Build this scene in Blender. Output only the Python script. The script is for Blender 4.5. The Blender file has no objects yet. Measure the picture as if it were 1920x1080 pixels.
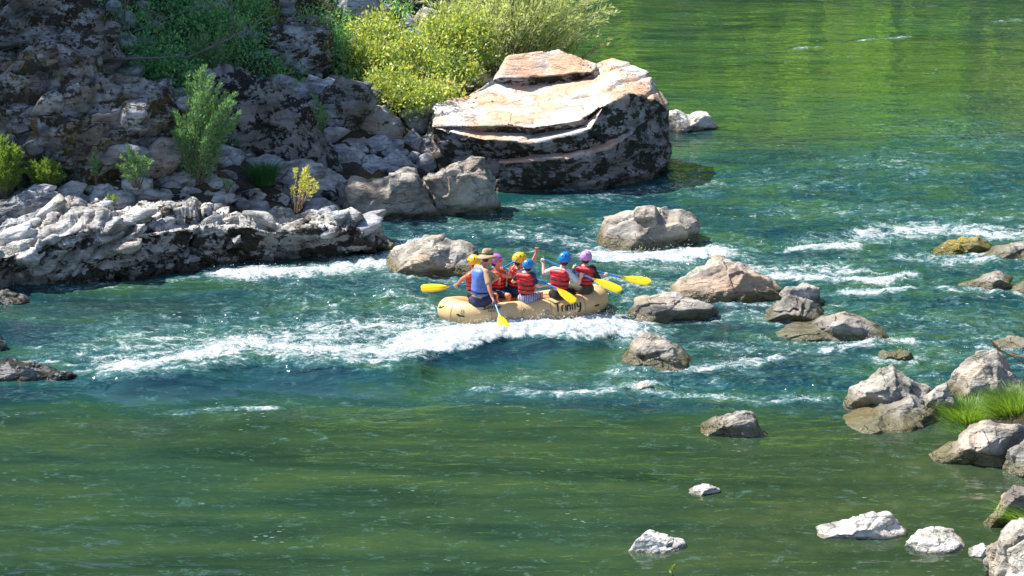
import bpy, bmesh, math, random
import numpy as np
from mathutils import Vector, Matrix, Quaternion

random.seed(7)
RNG = np.random.default_rng(11)
sc = bpy.context.scene
COL = sc.collection

# ------------------------------------------------------------------ camera maths (photo pixels, 1920 x 1080)
F = 5500.0; TH = math.radians(15.0); CH = 15.4
CT, ST = math.cos(TH), math.sin(TH)
CAM = np.array([0.0, 0.0, CH])
def ray(px, py):
    u = (px - 960) / F; v = (py - 540) / F
    return np.array([u, CT - v * ST, -ST - v * CT])
def ground(px, py, z=0.0):
    d = ray(px, py); t = (z - CH) / d[2]
    return CAM + d * t
def atY(px, py, Y):
    d = ray(px, py); t = Y / d[1]
    return CAM + d * t
def project(x, y, z):
    dz = z - CH
    zc = y * CT - dz * ST
    up = y * ST + dz * CT
    return 960 + F * x / zc, 540 - F * up / zc

# ------------------------------------------------------------------ noise
def _hash(ix, iy, iz, seed):
    h = (ix * 374761393 + iy * 668265263 + iz * 2147483647 + seed * 974711) & 0xFFFFFFFF
    h = ((h ^ (h >> 13)) * 1274126177) & 0xFFFFFFFF
    h = ((h ^ (h >> 16)) * 2246822519) & 0xFFFFFFFF
    return ((h ^ (h >> 15)) & 0xFFFFFF) / float(0xFFFFFF)
def vnoise(x, y, z, seed=0):
    x = np.asarray(x, float); y = np.asarray(y, float); z = np.asarray(z, float) + 0 * x
    xi = np.floor(x).astype(np.int64); yi = np.floor(y).astype(np.int64); zi = np.floor(z).astype(np.int64)
    fx = x - xi; fy = y - yi; fz = z - zi
    fx = fx * fx * fx * (fx * (fx * 6 - 15) + 10); fy = fy * fy * fy * (fy * (fy * 6 - 15) + 10); fz = fz * fz * fz * (fz * (fz * 6 - 15) + 10)
    r = 0
    for a in (0, 1):
        wa = fx if a else 1 - fx
        for b in (0, 1):
            wb = fy if b else 1 - fy
            for c in (0, 1):
                wc = fz if c else 1 - fz
                r = r + _hash(xi + a, yi + b, zi + c, seed) * wa * wb * wc
    return r * 2 - 1
def fbm(x, y, z=0.0, oct=4, seed=0, gain=0.5, lac=2.03):
    s = 0; a = 1.0; n = 0; f = 1.0
    for o in range(oct):
        s = s + a * vnoise(x * f + 17.3 * o, y * f - 9.1 * o, np.asarray(z) * f + 4.7 * o, seed + o)
        n += a; a *= gain; f *= lac
    return s / n
def ridged(x, y, z=0.0, oct=4, seed=0, gain=0.5):
    s = 0; a = 1.0; n = 0; f = 1.0
    for o in range(oct):
        s = s + a * (1 - 2 * np.abs(vnoise(x * f + 7.3 * o, y * f - 3.1 * o, np.asarray(z) * f + 1.7 * o, seed + o)))
        n += a; a *= gain; f *= 2.1
    return s / n
def sstep(a, b, x):
    t = np.clip((x - a) / (b - a), 0, 1); return t * t * (3 - 2 * t)

# ------------------------------------------------------------------ object helpers
def tag(o, label=None, cat=None, group=None, kind=None):
    if label: o['label'] = label
    if cat: o['category'] = cat
    if group: o['group'] = group
    if kind: o['kind'] = kind
    return o
def link(name, me, mat=None, parent=None, smooth=True, loc=None):
    o = bpy.data.objects.new(name, me); COL.objects.link(o)
    if mat is not None and not me.materials: me.materials.append(mat)
    if smooth and len(me.polygons):
        me.polygons.foreach_set('use_smooth', np.ones(len(me.polygons), bool))
    if loc is not None: o.location = loc
    if parent is not None: o.parent = parent
    return o
def npmesh(name, V, Fc):
    V = np.asarray(V, np.float32); Fc = np.asarray(Fc, np.int32)
    me = bpy.data.meshes.new(name)
    n, k = Fc.shape
    me.vertices.add(len(V)); me.vertices.foreach_set('co', V.ravel())
    me.loops.add(n * k); me.loops.foreach_set('vertex_index', Fc.ravel())
    me.polygons.add(n)
    me.polygons.foreach_set('loop_start', np.arange(0, n * k, k, dtype=np.int32))
    try: me.polygons.foreach_set('loop_total', np.full(n, k, np.int32))
    except Exception: pass
    me.update(calc_edges=True); me.validate()
    return me
def pymesh(name, V, Fc):
    me = bpy.data.meshes.new(name); me.from_pydata([tuple(map(float, v)) for v in V], [], [tuple(f) for f in Fc]); me.update()
    return me
def empty(name, loc, label=None, cat=None, group=None, kind=None):
    o = bpy.data.objects.new(name, None); COL.objects.link(o); o.location = loc; o.empty_display_size = 0.2
    return tag(o, label, cat, group, kind)
def gridfaces(nr, nc, closed=False):
    r = np.arange(nr - 1)[:, None]; c = np.arange(nc if closed else nc - 1)[None, :]
    c2 = (c + 1) % nc
    a = r * nc + c; b = r * nc + c2; d = (r + 1) * nc + c; e = (r + 1) * nc + c2
    return np.stack([a + 0 * b, b + 0 * a, e, d], -1).reshape(-1, 4)

# ------------------------------------------------------------------ materials
def new_mat(name):
    m = bpy.data.materials.new(name); m.use_nodes = True
    nt = m.node_tree; nt.nodes.clear()
    out = nt.nodes.new('ShaderNodeOutputMaterial')
    return m, nt, out
def N(nt, typ, **kw):
    n = nt.nodes.new('ShaderNode' + typ)
    for k, v in kw.items():
        if k in n.inputs: n.inputs[k].default_value = v
        else: setattr(n, k, v)
    return n
def L(nt, a, b): nt.links.new(a, b)
def ramp(nt, fac, stops, interp='LINEAR'):
    r = N(nt, 'ValToRGB'); r.color_ramp.interpolation = interp
    e = r.color_ramp.elements
    while len(e) < len(stops): e.new(0.5)
    for i, (p, c) in enumerate(stops):
        e[i].position = p; e[i].color = (*c, 1) if len(c) == 3 else c
    L(nt, fac, r.inputs[0]); return r.outputs[0]
def mix(nt, fac, a, b, mode='MIX'):
    m = N(nt, 'MixRGB', blend_type=mode)
    for i, v in enumerate((fac, a, b)):
        if hasattr(v, 'is_linked'): L(nt, v, m.inputs[i])
        else: m.inputs[i].default_value = v if i == 0 else (*v, 1)
    return m.outputs[0]
def math_(nt, op, a, b=None, clamp=False):
    m = N(nt, 'Math', operation=op); m.use_clamp = clamp
    for i, v in enumerate((a, b)):
        if v is None: continue
        if hasattr(v, 'is_linked'): L(nt, v, m.inputs[i])
        else: m.inputs[i].default_value = v
    return m.outputs[0]
def noise(nt, vec, scale, detail=4, rough=0.55, dist=0.0):
    n = N(nt, 'TexNoise'); n.inputs['Scale'].default_value = scale; n.inputs['Detail'].default_value = detail
    n.inputs['Roughness'].default_value = rough; n.inputs['Distortion'].default_value = dist
    if vec is not None: L(nt, vec, n.inputs['Vector'])
    return n.outputs['Fac']
def plain(name, col, rough=0.5, var=0.12, scale=12, bump=0.0, spec=0.5, sss=0.0, coat=0.0):
    m, nt, out = new_mat(name)
    p = N(nt, 'BsdfPrincipled'); p.inputs['Roughness'].default_value = rough
    p.inputs['Specular IOR Level'].default_value = spec
    p.inputs['Coat Weight'].default_value = coat
    tc = N(nt, 'TexCoord').outputs['Object']
    n = noise(nt, tc, scale, 5)
    lo = [c * (1 - var) for c in col]; hi = [min(1, c * (1 + var)) for c in col]
    L(nt, ramp(nt, n, [(0.3, lo), (0.7, hi)]), p.inputs['Base Color'])
    if bump:
        b = N(nt, 'Bump'); b.inputs['Strength'].default_value = bump; b.inputs['Distance'].default_value = 0.01
        L(nt, n, b.inputs['Height']); L(nt, b.outputs[0], p.inputs['Normal'])
    L(nt, p.outputs[0], out.inputs[0]); return m

def rock_mat(name, base, light, warm, warm_amt=0.3, lichen=0.3, lichen_col=(0.025, 0.022, 0.016), wet=0.12, algae=0.4, lscale=2.2, bump=0.95, moss=0.0, speck=0.3, tilt=0.35, lay=2.6, dk=0.5):
    m, nt, out = new_mat(name)
    p = N(nt, 'BsdfPrincipled'); p.inputs['Specular IOR Level'].default_value = 0.3
    geo = N(nt, 'NewGeometry'); pos = geo.outputs['Position']
    # strata coordinates: stretched along a tilted bedding plane
    mp = N(nt, 'Mapping'); mp.inputs['Rotation'].default_value = (0.25, -tilt, 0.3); mp.inputs['Scale'].default_value = (0.75, 0.9, lay)
    L(nt, pos, mp.inputs['Vector'])
    n1 = noise(nt, pos, 1.3, 6, 0.6); n2 = noise(nt, mp.outputs[0], 2.2, 7, 0.62, 0.6); n3 = noise(nt, pos, 14, 5, 0.7)
    mixed = math_(nt, 'ADD', math_(nt, 'MULTIPLY', n1, 0.5), math_(nt, 'MULTIPLY', n2, 0.5))
    c = ramp(nt, mixed, [(0.38, [b * dk for b in base]), (0.47, base), (0.57, light)])
    wn = noise(nt, pos, 0.9, 3, 0.5)
    wf = ramp(nt, math_(nt, 'ADD', math_(nt, 'MULTIPLY', wn, 0.7), math_(nt, 'MULTIPLY', n2, 0.3)), [(0.5 - 0.1 * warm_amt, (0, 0, 0)), (0.62 - 0.1 * warm_amt, (1, 1, 1))])
    c = mix(nt, math_(nt, 'MULTIPLY', wf, min(1, warm_amt + 0.2)), c, warm)
    c = mix(nt, speck, c, ramp(nt, n3, [(0.3, (0.25, 0.25, 0.25)), (0.62, (1, 1, 1))]), 'MULTIPLY')
    # thin cracks
    mp2 = N(nt, 'Mapping'); mp2.inputs['Rotation'].default_value = (0.3, -tilt, 0.5); mp2.inputs['Scale'].default_value = (0.5, 0.7, 2.0)
    L(nt, pos, mp2.inputs['Vector'])
    ck = noise(nt, mp2.outputs[0], 1.7, 4, 0.5, 0.25)
    crack = ramp(nt, math_(nt, 'ABSOLUTE', math_(nt, 'SUBTRACT', ck, 0.5)), [(0.0, (0.35, 0.35, 0.35)), (0.009, (1, 1, 1))])
    c = mix(nt, 0.65, c, crack, 'MULTIPLY')
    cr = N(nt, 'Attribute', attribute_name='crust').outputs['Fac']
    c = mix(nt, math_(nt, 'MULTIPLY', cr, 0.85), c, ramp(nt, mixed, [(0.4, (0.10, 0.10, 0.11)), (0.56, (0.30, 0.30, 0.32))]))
    # black lichen crust in ragged patches
    if lichen > 0:
        ln = noise(nt, mp.outputs[0], lscale, 8, 0.68, 0.3); l2 = noise(nt, pos, lscale * 3.2, 6, 0.7)
        lv = math_(nt, 'ADD', math_(nt, 'MULTIPLY', ln, 0.55), math_(nt, 'MULTIPLY', l2, 0.45))
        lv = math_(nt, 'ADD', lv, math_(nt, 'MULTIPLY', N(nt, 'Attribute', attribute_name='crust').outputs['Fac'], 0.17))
        t = 0.66 - 0.2 * lichen
        lf = ramp(nt, lv, [(t, (0, 0, 0)), (t + 0.022, (1, 1, 1))])
        lc = ramp(nt, n3, [(0.35, lichen_col), (0.7, [v * 2.6 for v in lichen_col])])
        c = mix(nt, lf, c, lc)
    if moss > 0:
        mn = noise(nt, pos, 2.4, 6, 0.7)
        mf = ramp(nt, mn, [(0.6 - 0.2 * moss, (0, 0, 0)), (0.66 - 0.2 * moss, (1, 1, 1))])
        c = mix(nt, math_(nt, 'MULTIPLY', mf, 0.85), c, ramp(nt, n3, [(0.3, (0.05, 0.035, 0.008)), (0.7, (0.17, 0.11, 0.03))]))
    # waterline: wet dark band with algae
    sx = N(nt, 'SeparateXYZ'); L(nt, pos, sx.inputs[0])
    zz = math_(nt, 'ADD', sx.outputs[2], math_(nt, 'MULTIPLY', math_(nt, 'SUBTRACT', n1, 0.5), -0.25))
    wetf = ramp(nt, zz, [(max(0.001, wet * 0.5), (1, 1, 1)), (wet, (0, 0, 0))])
    wetc = mix(nt, algae, mix(nt, 1.0, c, (0.42, 0.40, 0.36), 'MULTIPLY'), (0.10, 0.10, 0.02))
    c = mix(nt, wetf, c, wetc)
    L(nt, c, p.inputs['Base Color'])
    L(nt, ramp(nt, wetf, [(0, (0.85, 0.85, 0.85)), (1, (0.25, 0.25, 0.25))]), p.inputs['Roughness'])
    h = math_(nt, 'ADD', math_(nt, 'MULTIPLY', n2, 1.0), math_(nt, 'MULTIPLY', n3, 0.22))
    h = math_(nt, 'ADD', h, math_(nt, 'MULTIPLY', crack, 0.25))
    b = N(nt, 'Bump'); b.inputs['Strength'].default_value = bump; b.inputs['Distance'].default_value = 0.16
    L(nt, h, b.inputs['Height']); L(nt, b.outputs[0], p.inputs['Normal'])
    L(nt, p.outputs[0], out.inputs[0]); return m

def leaf_mat(name, cols, trans=0.35, rough=0.5):
    m, nt, out = new_mat(name)
    geo = N(nt, 'NewGeometry')
    c = ramp(nt, geo.outputs['Random Per Island'], [(i / max(1, len(cols) - 1), c) for i, c in enumerate(cols)])
    n = noise(nt, geo.outputs['Position'], 1.7, 3)
    c = mix(nt, 0.5, c, ramp(nt, n, [(0.35, (0.55, 0.6, 0.5)), (0.65, (1, 1, 1))]), 'MULTIPLY')
    p = N(nt, 'BsdfPrincipled'); p.inputs['Roughness'].default_value = rough
    L(nt, c, p.inputs['Base Color'])
    t = N(nt, 'BsdfTranslucent'); L(nt, mix(nt, 1.0, c, (1.3, 1.25, 0.6), 'MULTIPLY'), t.inputs[0])
    ms = N(nt, 'MixShader'); ms.inputs[0].default_value = trans
    L(nt, p.outputs[0], ms.inputs[1]); L(nt, t.outputs[0], ms.inputs[2]); L(nt, ms.outputs[0], out.inputs[0])
    return m

M = {}
M['river'] = rock_mat('river_stone', (0.28, 0.262, 0.235), (0.50, 0.475, 0.43), (0.42, 0.31, 0.2), 0.25, 0.16, wet=0.27, algae=0.35, lscale=1.8, lay=1.6)
M['pale'] = rock_mat('pale_stone', (0.52, 0.50, 0.46), (0.78, 0.76, 0.71), (0.50, 0.40, 0.28), 0.15, 0.1, wet=0.04, algae=0.1, lay=1.5)
M['tan'] = rock_mat('tan_stone', (0.32, 0.29, 0.25), (0.55, 0.51, 0.45), (0.50, 0.32, 0.19), 0.4, 0.14, wet=0.27, algae=0.5, lay=1.5)
M['bankpale'] = rock_mat('bank_ledge_stone', (0.36, 0.35, 0.335), (0.72, 0.71, 0.69), (0.38, 0.30, 0.22), 0.25, 0.55, lscale=1.5, wet=0.15, algae=0.1)
M['bank'] = rock_mat('bank_stone', (0.24, 0.25, 0.27), (0.52, 0.54, 0.58), (0.26, 0.21, 0.15), 0.25, 0.25, lscale=1.7, wet=0.1, algae=0.0)
M['bankclean'] = rock_mat('bank_clean_stone', (0.28, 0.29, 0.31), (0.58, 0.59, 0.63), (0.36, 0.29, 0.2), 0.15, 0.12, wet=0.1, algae=0.0)
M['dark'] = rock_mat('lichen_cliff_stone', (0.17, 0.175, 0.18), (0.40, 0.42, 0.45), (0.18, 0.13, 0.07), 0.4, 0.75, lscale=1.9, wet=0.1, algae=0.0, lay=1.8)
M['mossy'] = rock_mat('mossy_cliff_stone', (0.16, 0.16, 0.165), (0.44, 0.46, 0.49), (0.20, 0.14, 0.07), 0.35, 0.75, lscale=1.9, wet=0.1, algae=0.0, moss=0.3, lay=1.6)
M['spotted'] = rock_mat('spotted_stone', (0.17, 0.165, 0.165), (0.27, 0.265, 0.27), (0.2, 0.17, 0.14), 0.1, 0.8, lichen_col=(0.012, 0.012, 0.012), lscale=1.9, wet=0.1, algae=0.0, speck=0.1, lay=1.1)
M['boulder'] = rock_mat('boulder_stone', (0.56, 0.52, 0.47), (0.82, 0.80, 0.76), (0.72, 0.44, 0.29), 0.8, 0.03, dk=0.85, lscale=1.3, wet=0.2, algae=0.1, tilt=0.12)
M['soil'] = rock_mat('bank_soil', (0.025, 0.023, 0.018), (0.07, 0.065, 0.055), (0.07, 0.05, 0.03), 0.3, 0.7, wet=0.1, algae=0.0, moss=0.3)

# ------------------------------------------------------------------ terrain
SH = np.array([ground(*p)[:2] for p in [(-900, 600), (-300, 575), (0, 528), (200, 516), (360, 505), (500, 487), (640, 472), (730, 455), (690, 420), (800, 402), (900, 385), (960, 352), (1180, 322), (1190, 250), (1100, 130), (1060, 90), (1010, 40), (960, 0), (880, -60), (700, -160), (300, -260)]])
def shore_dist(x, y):
    """signed distance inland from the left shoreline (positive = land)"""
    x = np.asarray(x, float); y = np.asarray(y, float)
    best = np.full(x.shape, 1e9)
    P = np.vstack([SH, [[-90, SH[-1][1] + 4], [-90, SH[0][1]]]])
    inside = np.zeros(x.shape, bool)
    n = len(P)
    for i in range(n):
        a = P[i]; b = P[(i + 1) % n]
        if i < len(SH) - 1:
            ab = b - a; t = np.clip(((x - a[0]) * ab[0] + (y - a[1]) * ab[1]) / (ab @ ab), 0, 1)
            d = np.hypot(x - a[0] - t * ab[0], y - a[1] - t * ab[1]); best = np.minimum(best, d)
        c = ((a[1] > y) != (b[1] > y))
        with np.errstate(divide='ignore', invalid='ignore'):
            xx = (b[0] - a[0]) * (y - a[1]) / (b[1] - a[1] + 1e-12) + a[0]
        inside ^= c & (x < xx)
    return np.where(inside, best, -best)
def T(x, y):
    d = shore_dist(x, y)
    z = np.where(d > 0, 0.42 * np.minimum(d, 7) + 0.75 * np.maximum(0, d - 7) , 0.8 * d)
    z = np.minimum(z, 2.94 + 26 * (1 - np.exp(-np.maximum(0, d - 7) / 30)))
    z = z - 0.35 + 0.35 * fbm(x * 0.6, y * 0.6, 0, 3, 5) * sstep(-1, 2, d)
    return np.maximum(z, -2.5)
def hit(px, py):
    """first point where the line through a photo pixel meets the left bank terrain (or the water)"""
    d = ray(px, py)
    t = np.arange(40, 130, 0.08) / d[1]
    P = CAM[None] + t[:, None] * d[None]
    h = np.maximum(T(P[:, 0], P[:, 1]), 0)
    k = np.argmax(P[:, 2] < h) if (P[:, 2] < h).any() else len(t) - 1
    return P[k]

def terrain(name, xs, ys, fn, mat, kind='structure'):
    X, Y = np.meshgrid(xs, ys)
    Z = fn(X, Y)
    me = npmesh(name, np.stack([X, Y, Z], -1).reshape(-1, 3), gridfaces(len(ys), len(xs)))
    return tag(link(name, me, mat), kind=kind)
def Trough(X, Y):
    return T(X, Y) + 0.3 * ridged(X * 0.9, Y * 0.9, 0, 4, 9) * sstep(-1, 1.5, shore_dist(X, Y))
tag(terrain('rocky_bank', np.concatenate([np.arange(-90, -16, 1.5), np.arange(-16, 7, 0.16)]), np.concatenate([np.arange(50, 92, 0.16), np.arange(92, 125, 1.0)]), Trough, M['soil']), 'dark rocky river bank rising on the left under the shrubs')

SR = [ground(*p)[:2] for p in [(2300, 560), (2100, 640), (1960, 690), (1880, 725), (1800, 770), (1800, 800), (1850, 860), (1905, 900), (1890, 960), (1895, 1010), (1900, 1080), (1900, 1200), (1850, 1500)]]
SR = np.array(SR)
def TR(x, y):
    best = np.full(x.shape, 1e9); inside = np.zeros(x.shape, bool)
    P = np.vstack([SR, [[60, SR[-1][1]], [60, SR[0][1]]]]); n = len(P)
    for i in range(n):
        a = P[i]; b = P[(i + 1) % n]
        if i < len(SR) - 1:
            ab = b - a; t = np.clip(((x - a[0]) * ab[0] + (y - a[1]) * ab[1]) / (ab @ ab), 0, 1)
            best = np.minimum(best, np.hypot(x - a[0] - t * ab[0], y - a[1] - t * ab[1]))
        c = ((a[1] > y) != (b[1] > y)); xx = (b[0] - a[0]) * (y - a[1]) / (b[1] - a[1] + 1e-12) + a[0]
        inside ^= c & (x < xx)
    # right bank is land where x is larger than the shoreline
    d = np.where(inside, best, -best)
    return np.clip(0.35 * d - 0.08 + 0.1 * fbm(x * 1.5, y * 1.5, 0, 3, 3), -1.5, 6)
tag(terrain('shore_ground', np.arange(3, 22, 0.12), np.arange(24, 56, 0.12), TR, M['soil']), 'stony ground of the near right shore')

# ------------------------------------------------------------------ water
FRONT = [(x, y + 10) for x, y in [(60, 712), (150, 714), (220, 718), (300, 716), (390, 708), (440, 697), (490, 691), (560, 694), (640, 704), (745, 703), (797, 687), (818, 672), (891, 660), (931, 647), (995, 640), (1026, 647), (1052, 644), (1080, 649), (1125, 641), (1165, 620), (1210, 602)]]
STROKES = [  # photo-space paths of white water: points, half height, amount
 ([(225, 703), (300, 690), (380, 676), (430, 666)], 12, 1.15), ([(440, 655), (480, 652), (520, 662), (600, 672), (700, 668), (800, 656), (880, 645)], 19, 1.0),
 ([(820, 650), (900, 640), (1000, 627), (1070, 624), (1115, 620)], 22, 1.5), ([(640, 622), (760, 612), (860, 616), (960, 622)], 13, 0.8),
 ([(300, 665), (500, 650), (700, 632), (900, 615)], 42, 0.66), ([(160, 700), (250, 712), (400, 702), (470, 690)], 7, 0.6), ([(640, 698), (720, 698), (790, 684)], 6, 0.8),
 ([(425, 514), (480, 513), (560, 513), (640, 505), (690, 500), (740, 484), (790, 462)], 10, 1.05), ([(560, 500), (640, 492), (700, 482)], 7, 0.7),
 ([(1120, 480), (1200, 479), (1280, 480), (1345, 474)], 9, 1.3), ([(980, 440), (1050, 446), (1120, 470)], 9, 0.6),
 ([(1480, 468), (1540, 467), (1610, 462)], 4, 1.0), ([(1510, 455), (1600, 450)], 9, 0.55), ([(1640, 440), (1720, 430), (1800, 432), (1930, 442)], 11, 0.85),
 ([(1690, 478), (1760, 488), (1830, 484)], 5, 0.7), ([(1450, 522), (1560, 527), (1640, 529), (1705, 520)], 5, 1.1), ([(1400, 505), (1500, 508), (1590, 514)], 15, 0.72),
 ([(1580, 553), (1650, 550), (1700, 543)], 4, 0.9), ([(1550, 658), (1640, 648), (1710, 642)], 5, 0.8), ([(1290, 692), (1380, 684), (1450, 668)], 7, 0.75), ([(1330, 648), (1430, 655), (1540, 658)], 7, 0.5),
 ([(900, 726), (990, 738), (1070, 742), (1180, 728), (1300, 745), (1420, 750), (1540, 745)], 6, 0.62), ([(1010, 690), (1100, 688), (1180, 692)], 7, 0.6),
 ([(330, 765), (420, 756), (520, 757)], 3, 0.85), ([(740, 408), (850, 425), (1000, 430)], 14, 0.45), ([(960, 395), (1100, 375), (1250, 352), (1350, 345)], 8, 0.5),
 ([(1180, 500), (1270, 506)], 9, 0.6), ([(1120, 525), (1250, 545)], 12, 0.6), ([(60, 680), (130, 686), (200, 692)], 4, 0.7), ([(740, 560), (790, 580), (830, 602)], 12, 0.55),
 ([(560, 560), (640, 570), (740, 585)], 18, 0.38), ([(0, 530), (100, 535), (240, 532), (400, 520)], 5, 0.5), ([(1040, 355), (1100, 352)], 3, 0.7),
 ([(1490, 90), (1530, 88)], 1.4, 0.6), ([(1610, 76), (1710, 68)], 1.6, 0.58), ([(1870, 40), (1920, 36)], 1.4, 0.5), ([(1700, 620), (1800, 615), (1920, 600)], 10, 0.4), ([(1400, 590), (1420, 600)], 6, 0.6),
 ([(1480, 395), (1600, 400), (1760, 405), (1920, 402)], 16, 0.36), ([(1300, 350), (1450, 340), (1560, 345)], 14, 0.36), ([(1600, 310), (1700, 300), (1740, 325)], 14, 0.36), ([(1750, 250), (1920, 275)], 20, 0.3),
 ([(1150, 420), (1130, 440), (1100, 460)], 8, 0.5), ([(1310, 470), (1400, 480)], 7, 0.5), ([(1180, 545), (1172, 570)], 7, 0.5), ([(1100, 655), (1200, 640)], 8, 0.4), ([(1190, 728), (1225, 722)], 5, 0.9)]
def seglerp(px, pts):
    return np.interp(px, [p[0] for p in pts], [p[1] for p in pts])
def water_fields(X, Y):
    PX, PY = project(X, Y, 0 * X)
    PX = np.clip(PX, -4000, 6000); PY = np.clip(PY, -3000, 4000)
    wx = 14 * fbm(X * 0.9, Y * 0.35, 0, 3, 40); wy = 5 * fbm(X * 0.9, Y * 0.5, 3, 3, 41)
    foam = np.zeros_like(X)
    qx, qy = PX + wx, PY + wy
    for pts, hh, amp in STROKES:
        d = np.full(X.shape, 1e9)
        for a, b in zip(pts[:-1], pts[1:]):
            ax, ay = a; bx, by = b; k = 0.28   # distances stretched along the flow
            ux, uy = (bx - ax) * k, (by - ay); q = ux * ux + uy * uy + 1e-9
            t = np.clip((((qx - ax) * k) * ux + (qy - ay) * uy) / q, 0, 1)
            d = np.minimum(d, np.hypot((qx - ax) * k - t * ux, (qy - ay) - t * uy))
        foam = np.maximum(foam, amp * 1.05 * np.exp(-(d / (hh * 1.4)) ** 2 * 0.75))
    rapid = sstep(395, 450, PY) * (1 - sstep(690, 770, PY)) * sstep(350, 800, PX - (PY - 500) * -1.0)
    rapid2 = sstep(230, 330, PY) * (1 - sstep(740, 790, PY)) * sstep(900, 1200, PX) * 0.75
    base = np.maximum(rapid * 0.24, rapid2 * 0.16) + 0.30 * fbm(X * 0.35, Y * 0.35, 0, 3, 88) * np.maximum(rapid, rapid2 * 0.7)
    foam = np.maximum(foam, base)
    gx = np.arange(-4000, 6000, 4.0); gy = seglerp(gx, FRONT); kz = np.exp(-(np.arange(-12, 13) / 5.0) ** 2); gy = np.convolve(np.pad(gy, 12, mode='edge'), kz / kz.sum(), 'valid')
    LF = np.interp(PX, gx, gy) + 2.5 * fbm(X * 0.8, 0 * X, 0, 2, 93)
    dd = (LF - PY)                                  # >0 behind the wave front
    win = sstep(120, 240, PX) * (1 - sstep(1110, 1190, PX))
    near = np.where((dd < 2) & (dd > -32), 1, 0) * win
    foam = foam * (1 - near * (1 - sstep(-1, 2, dd)))
    chop = np.clip(0.14 + 0.9 * np.maximum(rapid, rapid2) + 0.45 * sstep(470, 560, PY) * (1 - sstep(700, 770, PY)), 0, 1)
    chop = chop * (1 - 0.75 * win * np.exp(-((dd + 30) / 30) ** 2))
    foam = foam * (1 - 0.6 * win * np.exp(-((dd + 28) / 24) ** 2))
    return PX, PY, foam, chop, dd, win
def water_z(X, Y, PX, PY, foam, chop, dd, win):
    dY = dd / (F / Y) / ST
    crest = 0.18 * np.exp(-((dY - 0.35) / np.where(dY > 0.35, 1.3, 0.75)) ** 2) * win
    crest -= 0.08 * np.exp(-((dY + 1.5) / 1.1) ** 2) * win
    z = crest + 0.05 * fbm(X * 0.35, Y * 0.45, 0, 2, 21) * (0.4 + chop)
    z += chop * 0.085 * fbm(X * 0.9, Y * 1.3, 1.0, 4, 22, 0.55)
    z += chop * 0.035 * ridged(X * 2.1, Y * 3.0, 0, 3, 23)
    z += 0.006 * fbm(X * 1.6, Y * 3.0, 0, 3, 24)
    f = np.clip(foam, 0, 1.2)
    z += f * (0.02 + 0.07 * ridged(X * 2.2, Y * 3.0, 2.0, 4, 25, 0.6))
    return z
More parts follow.
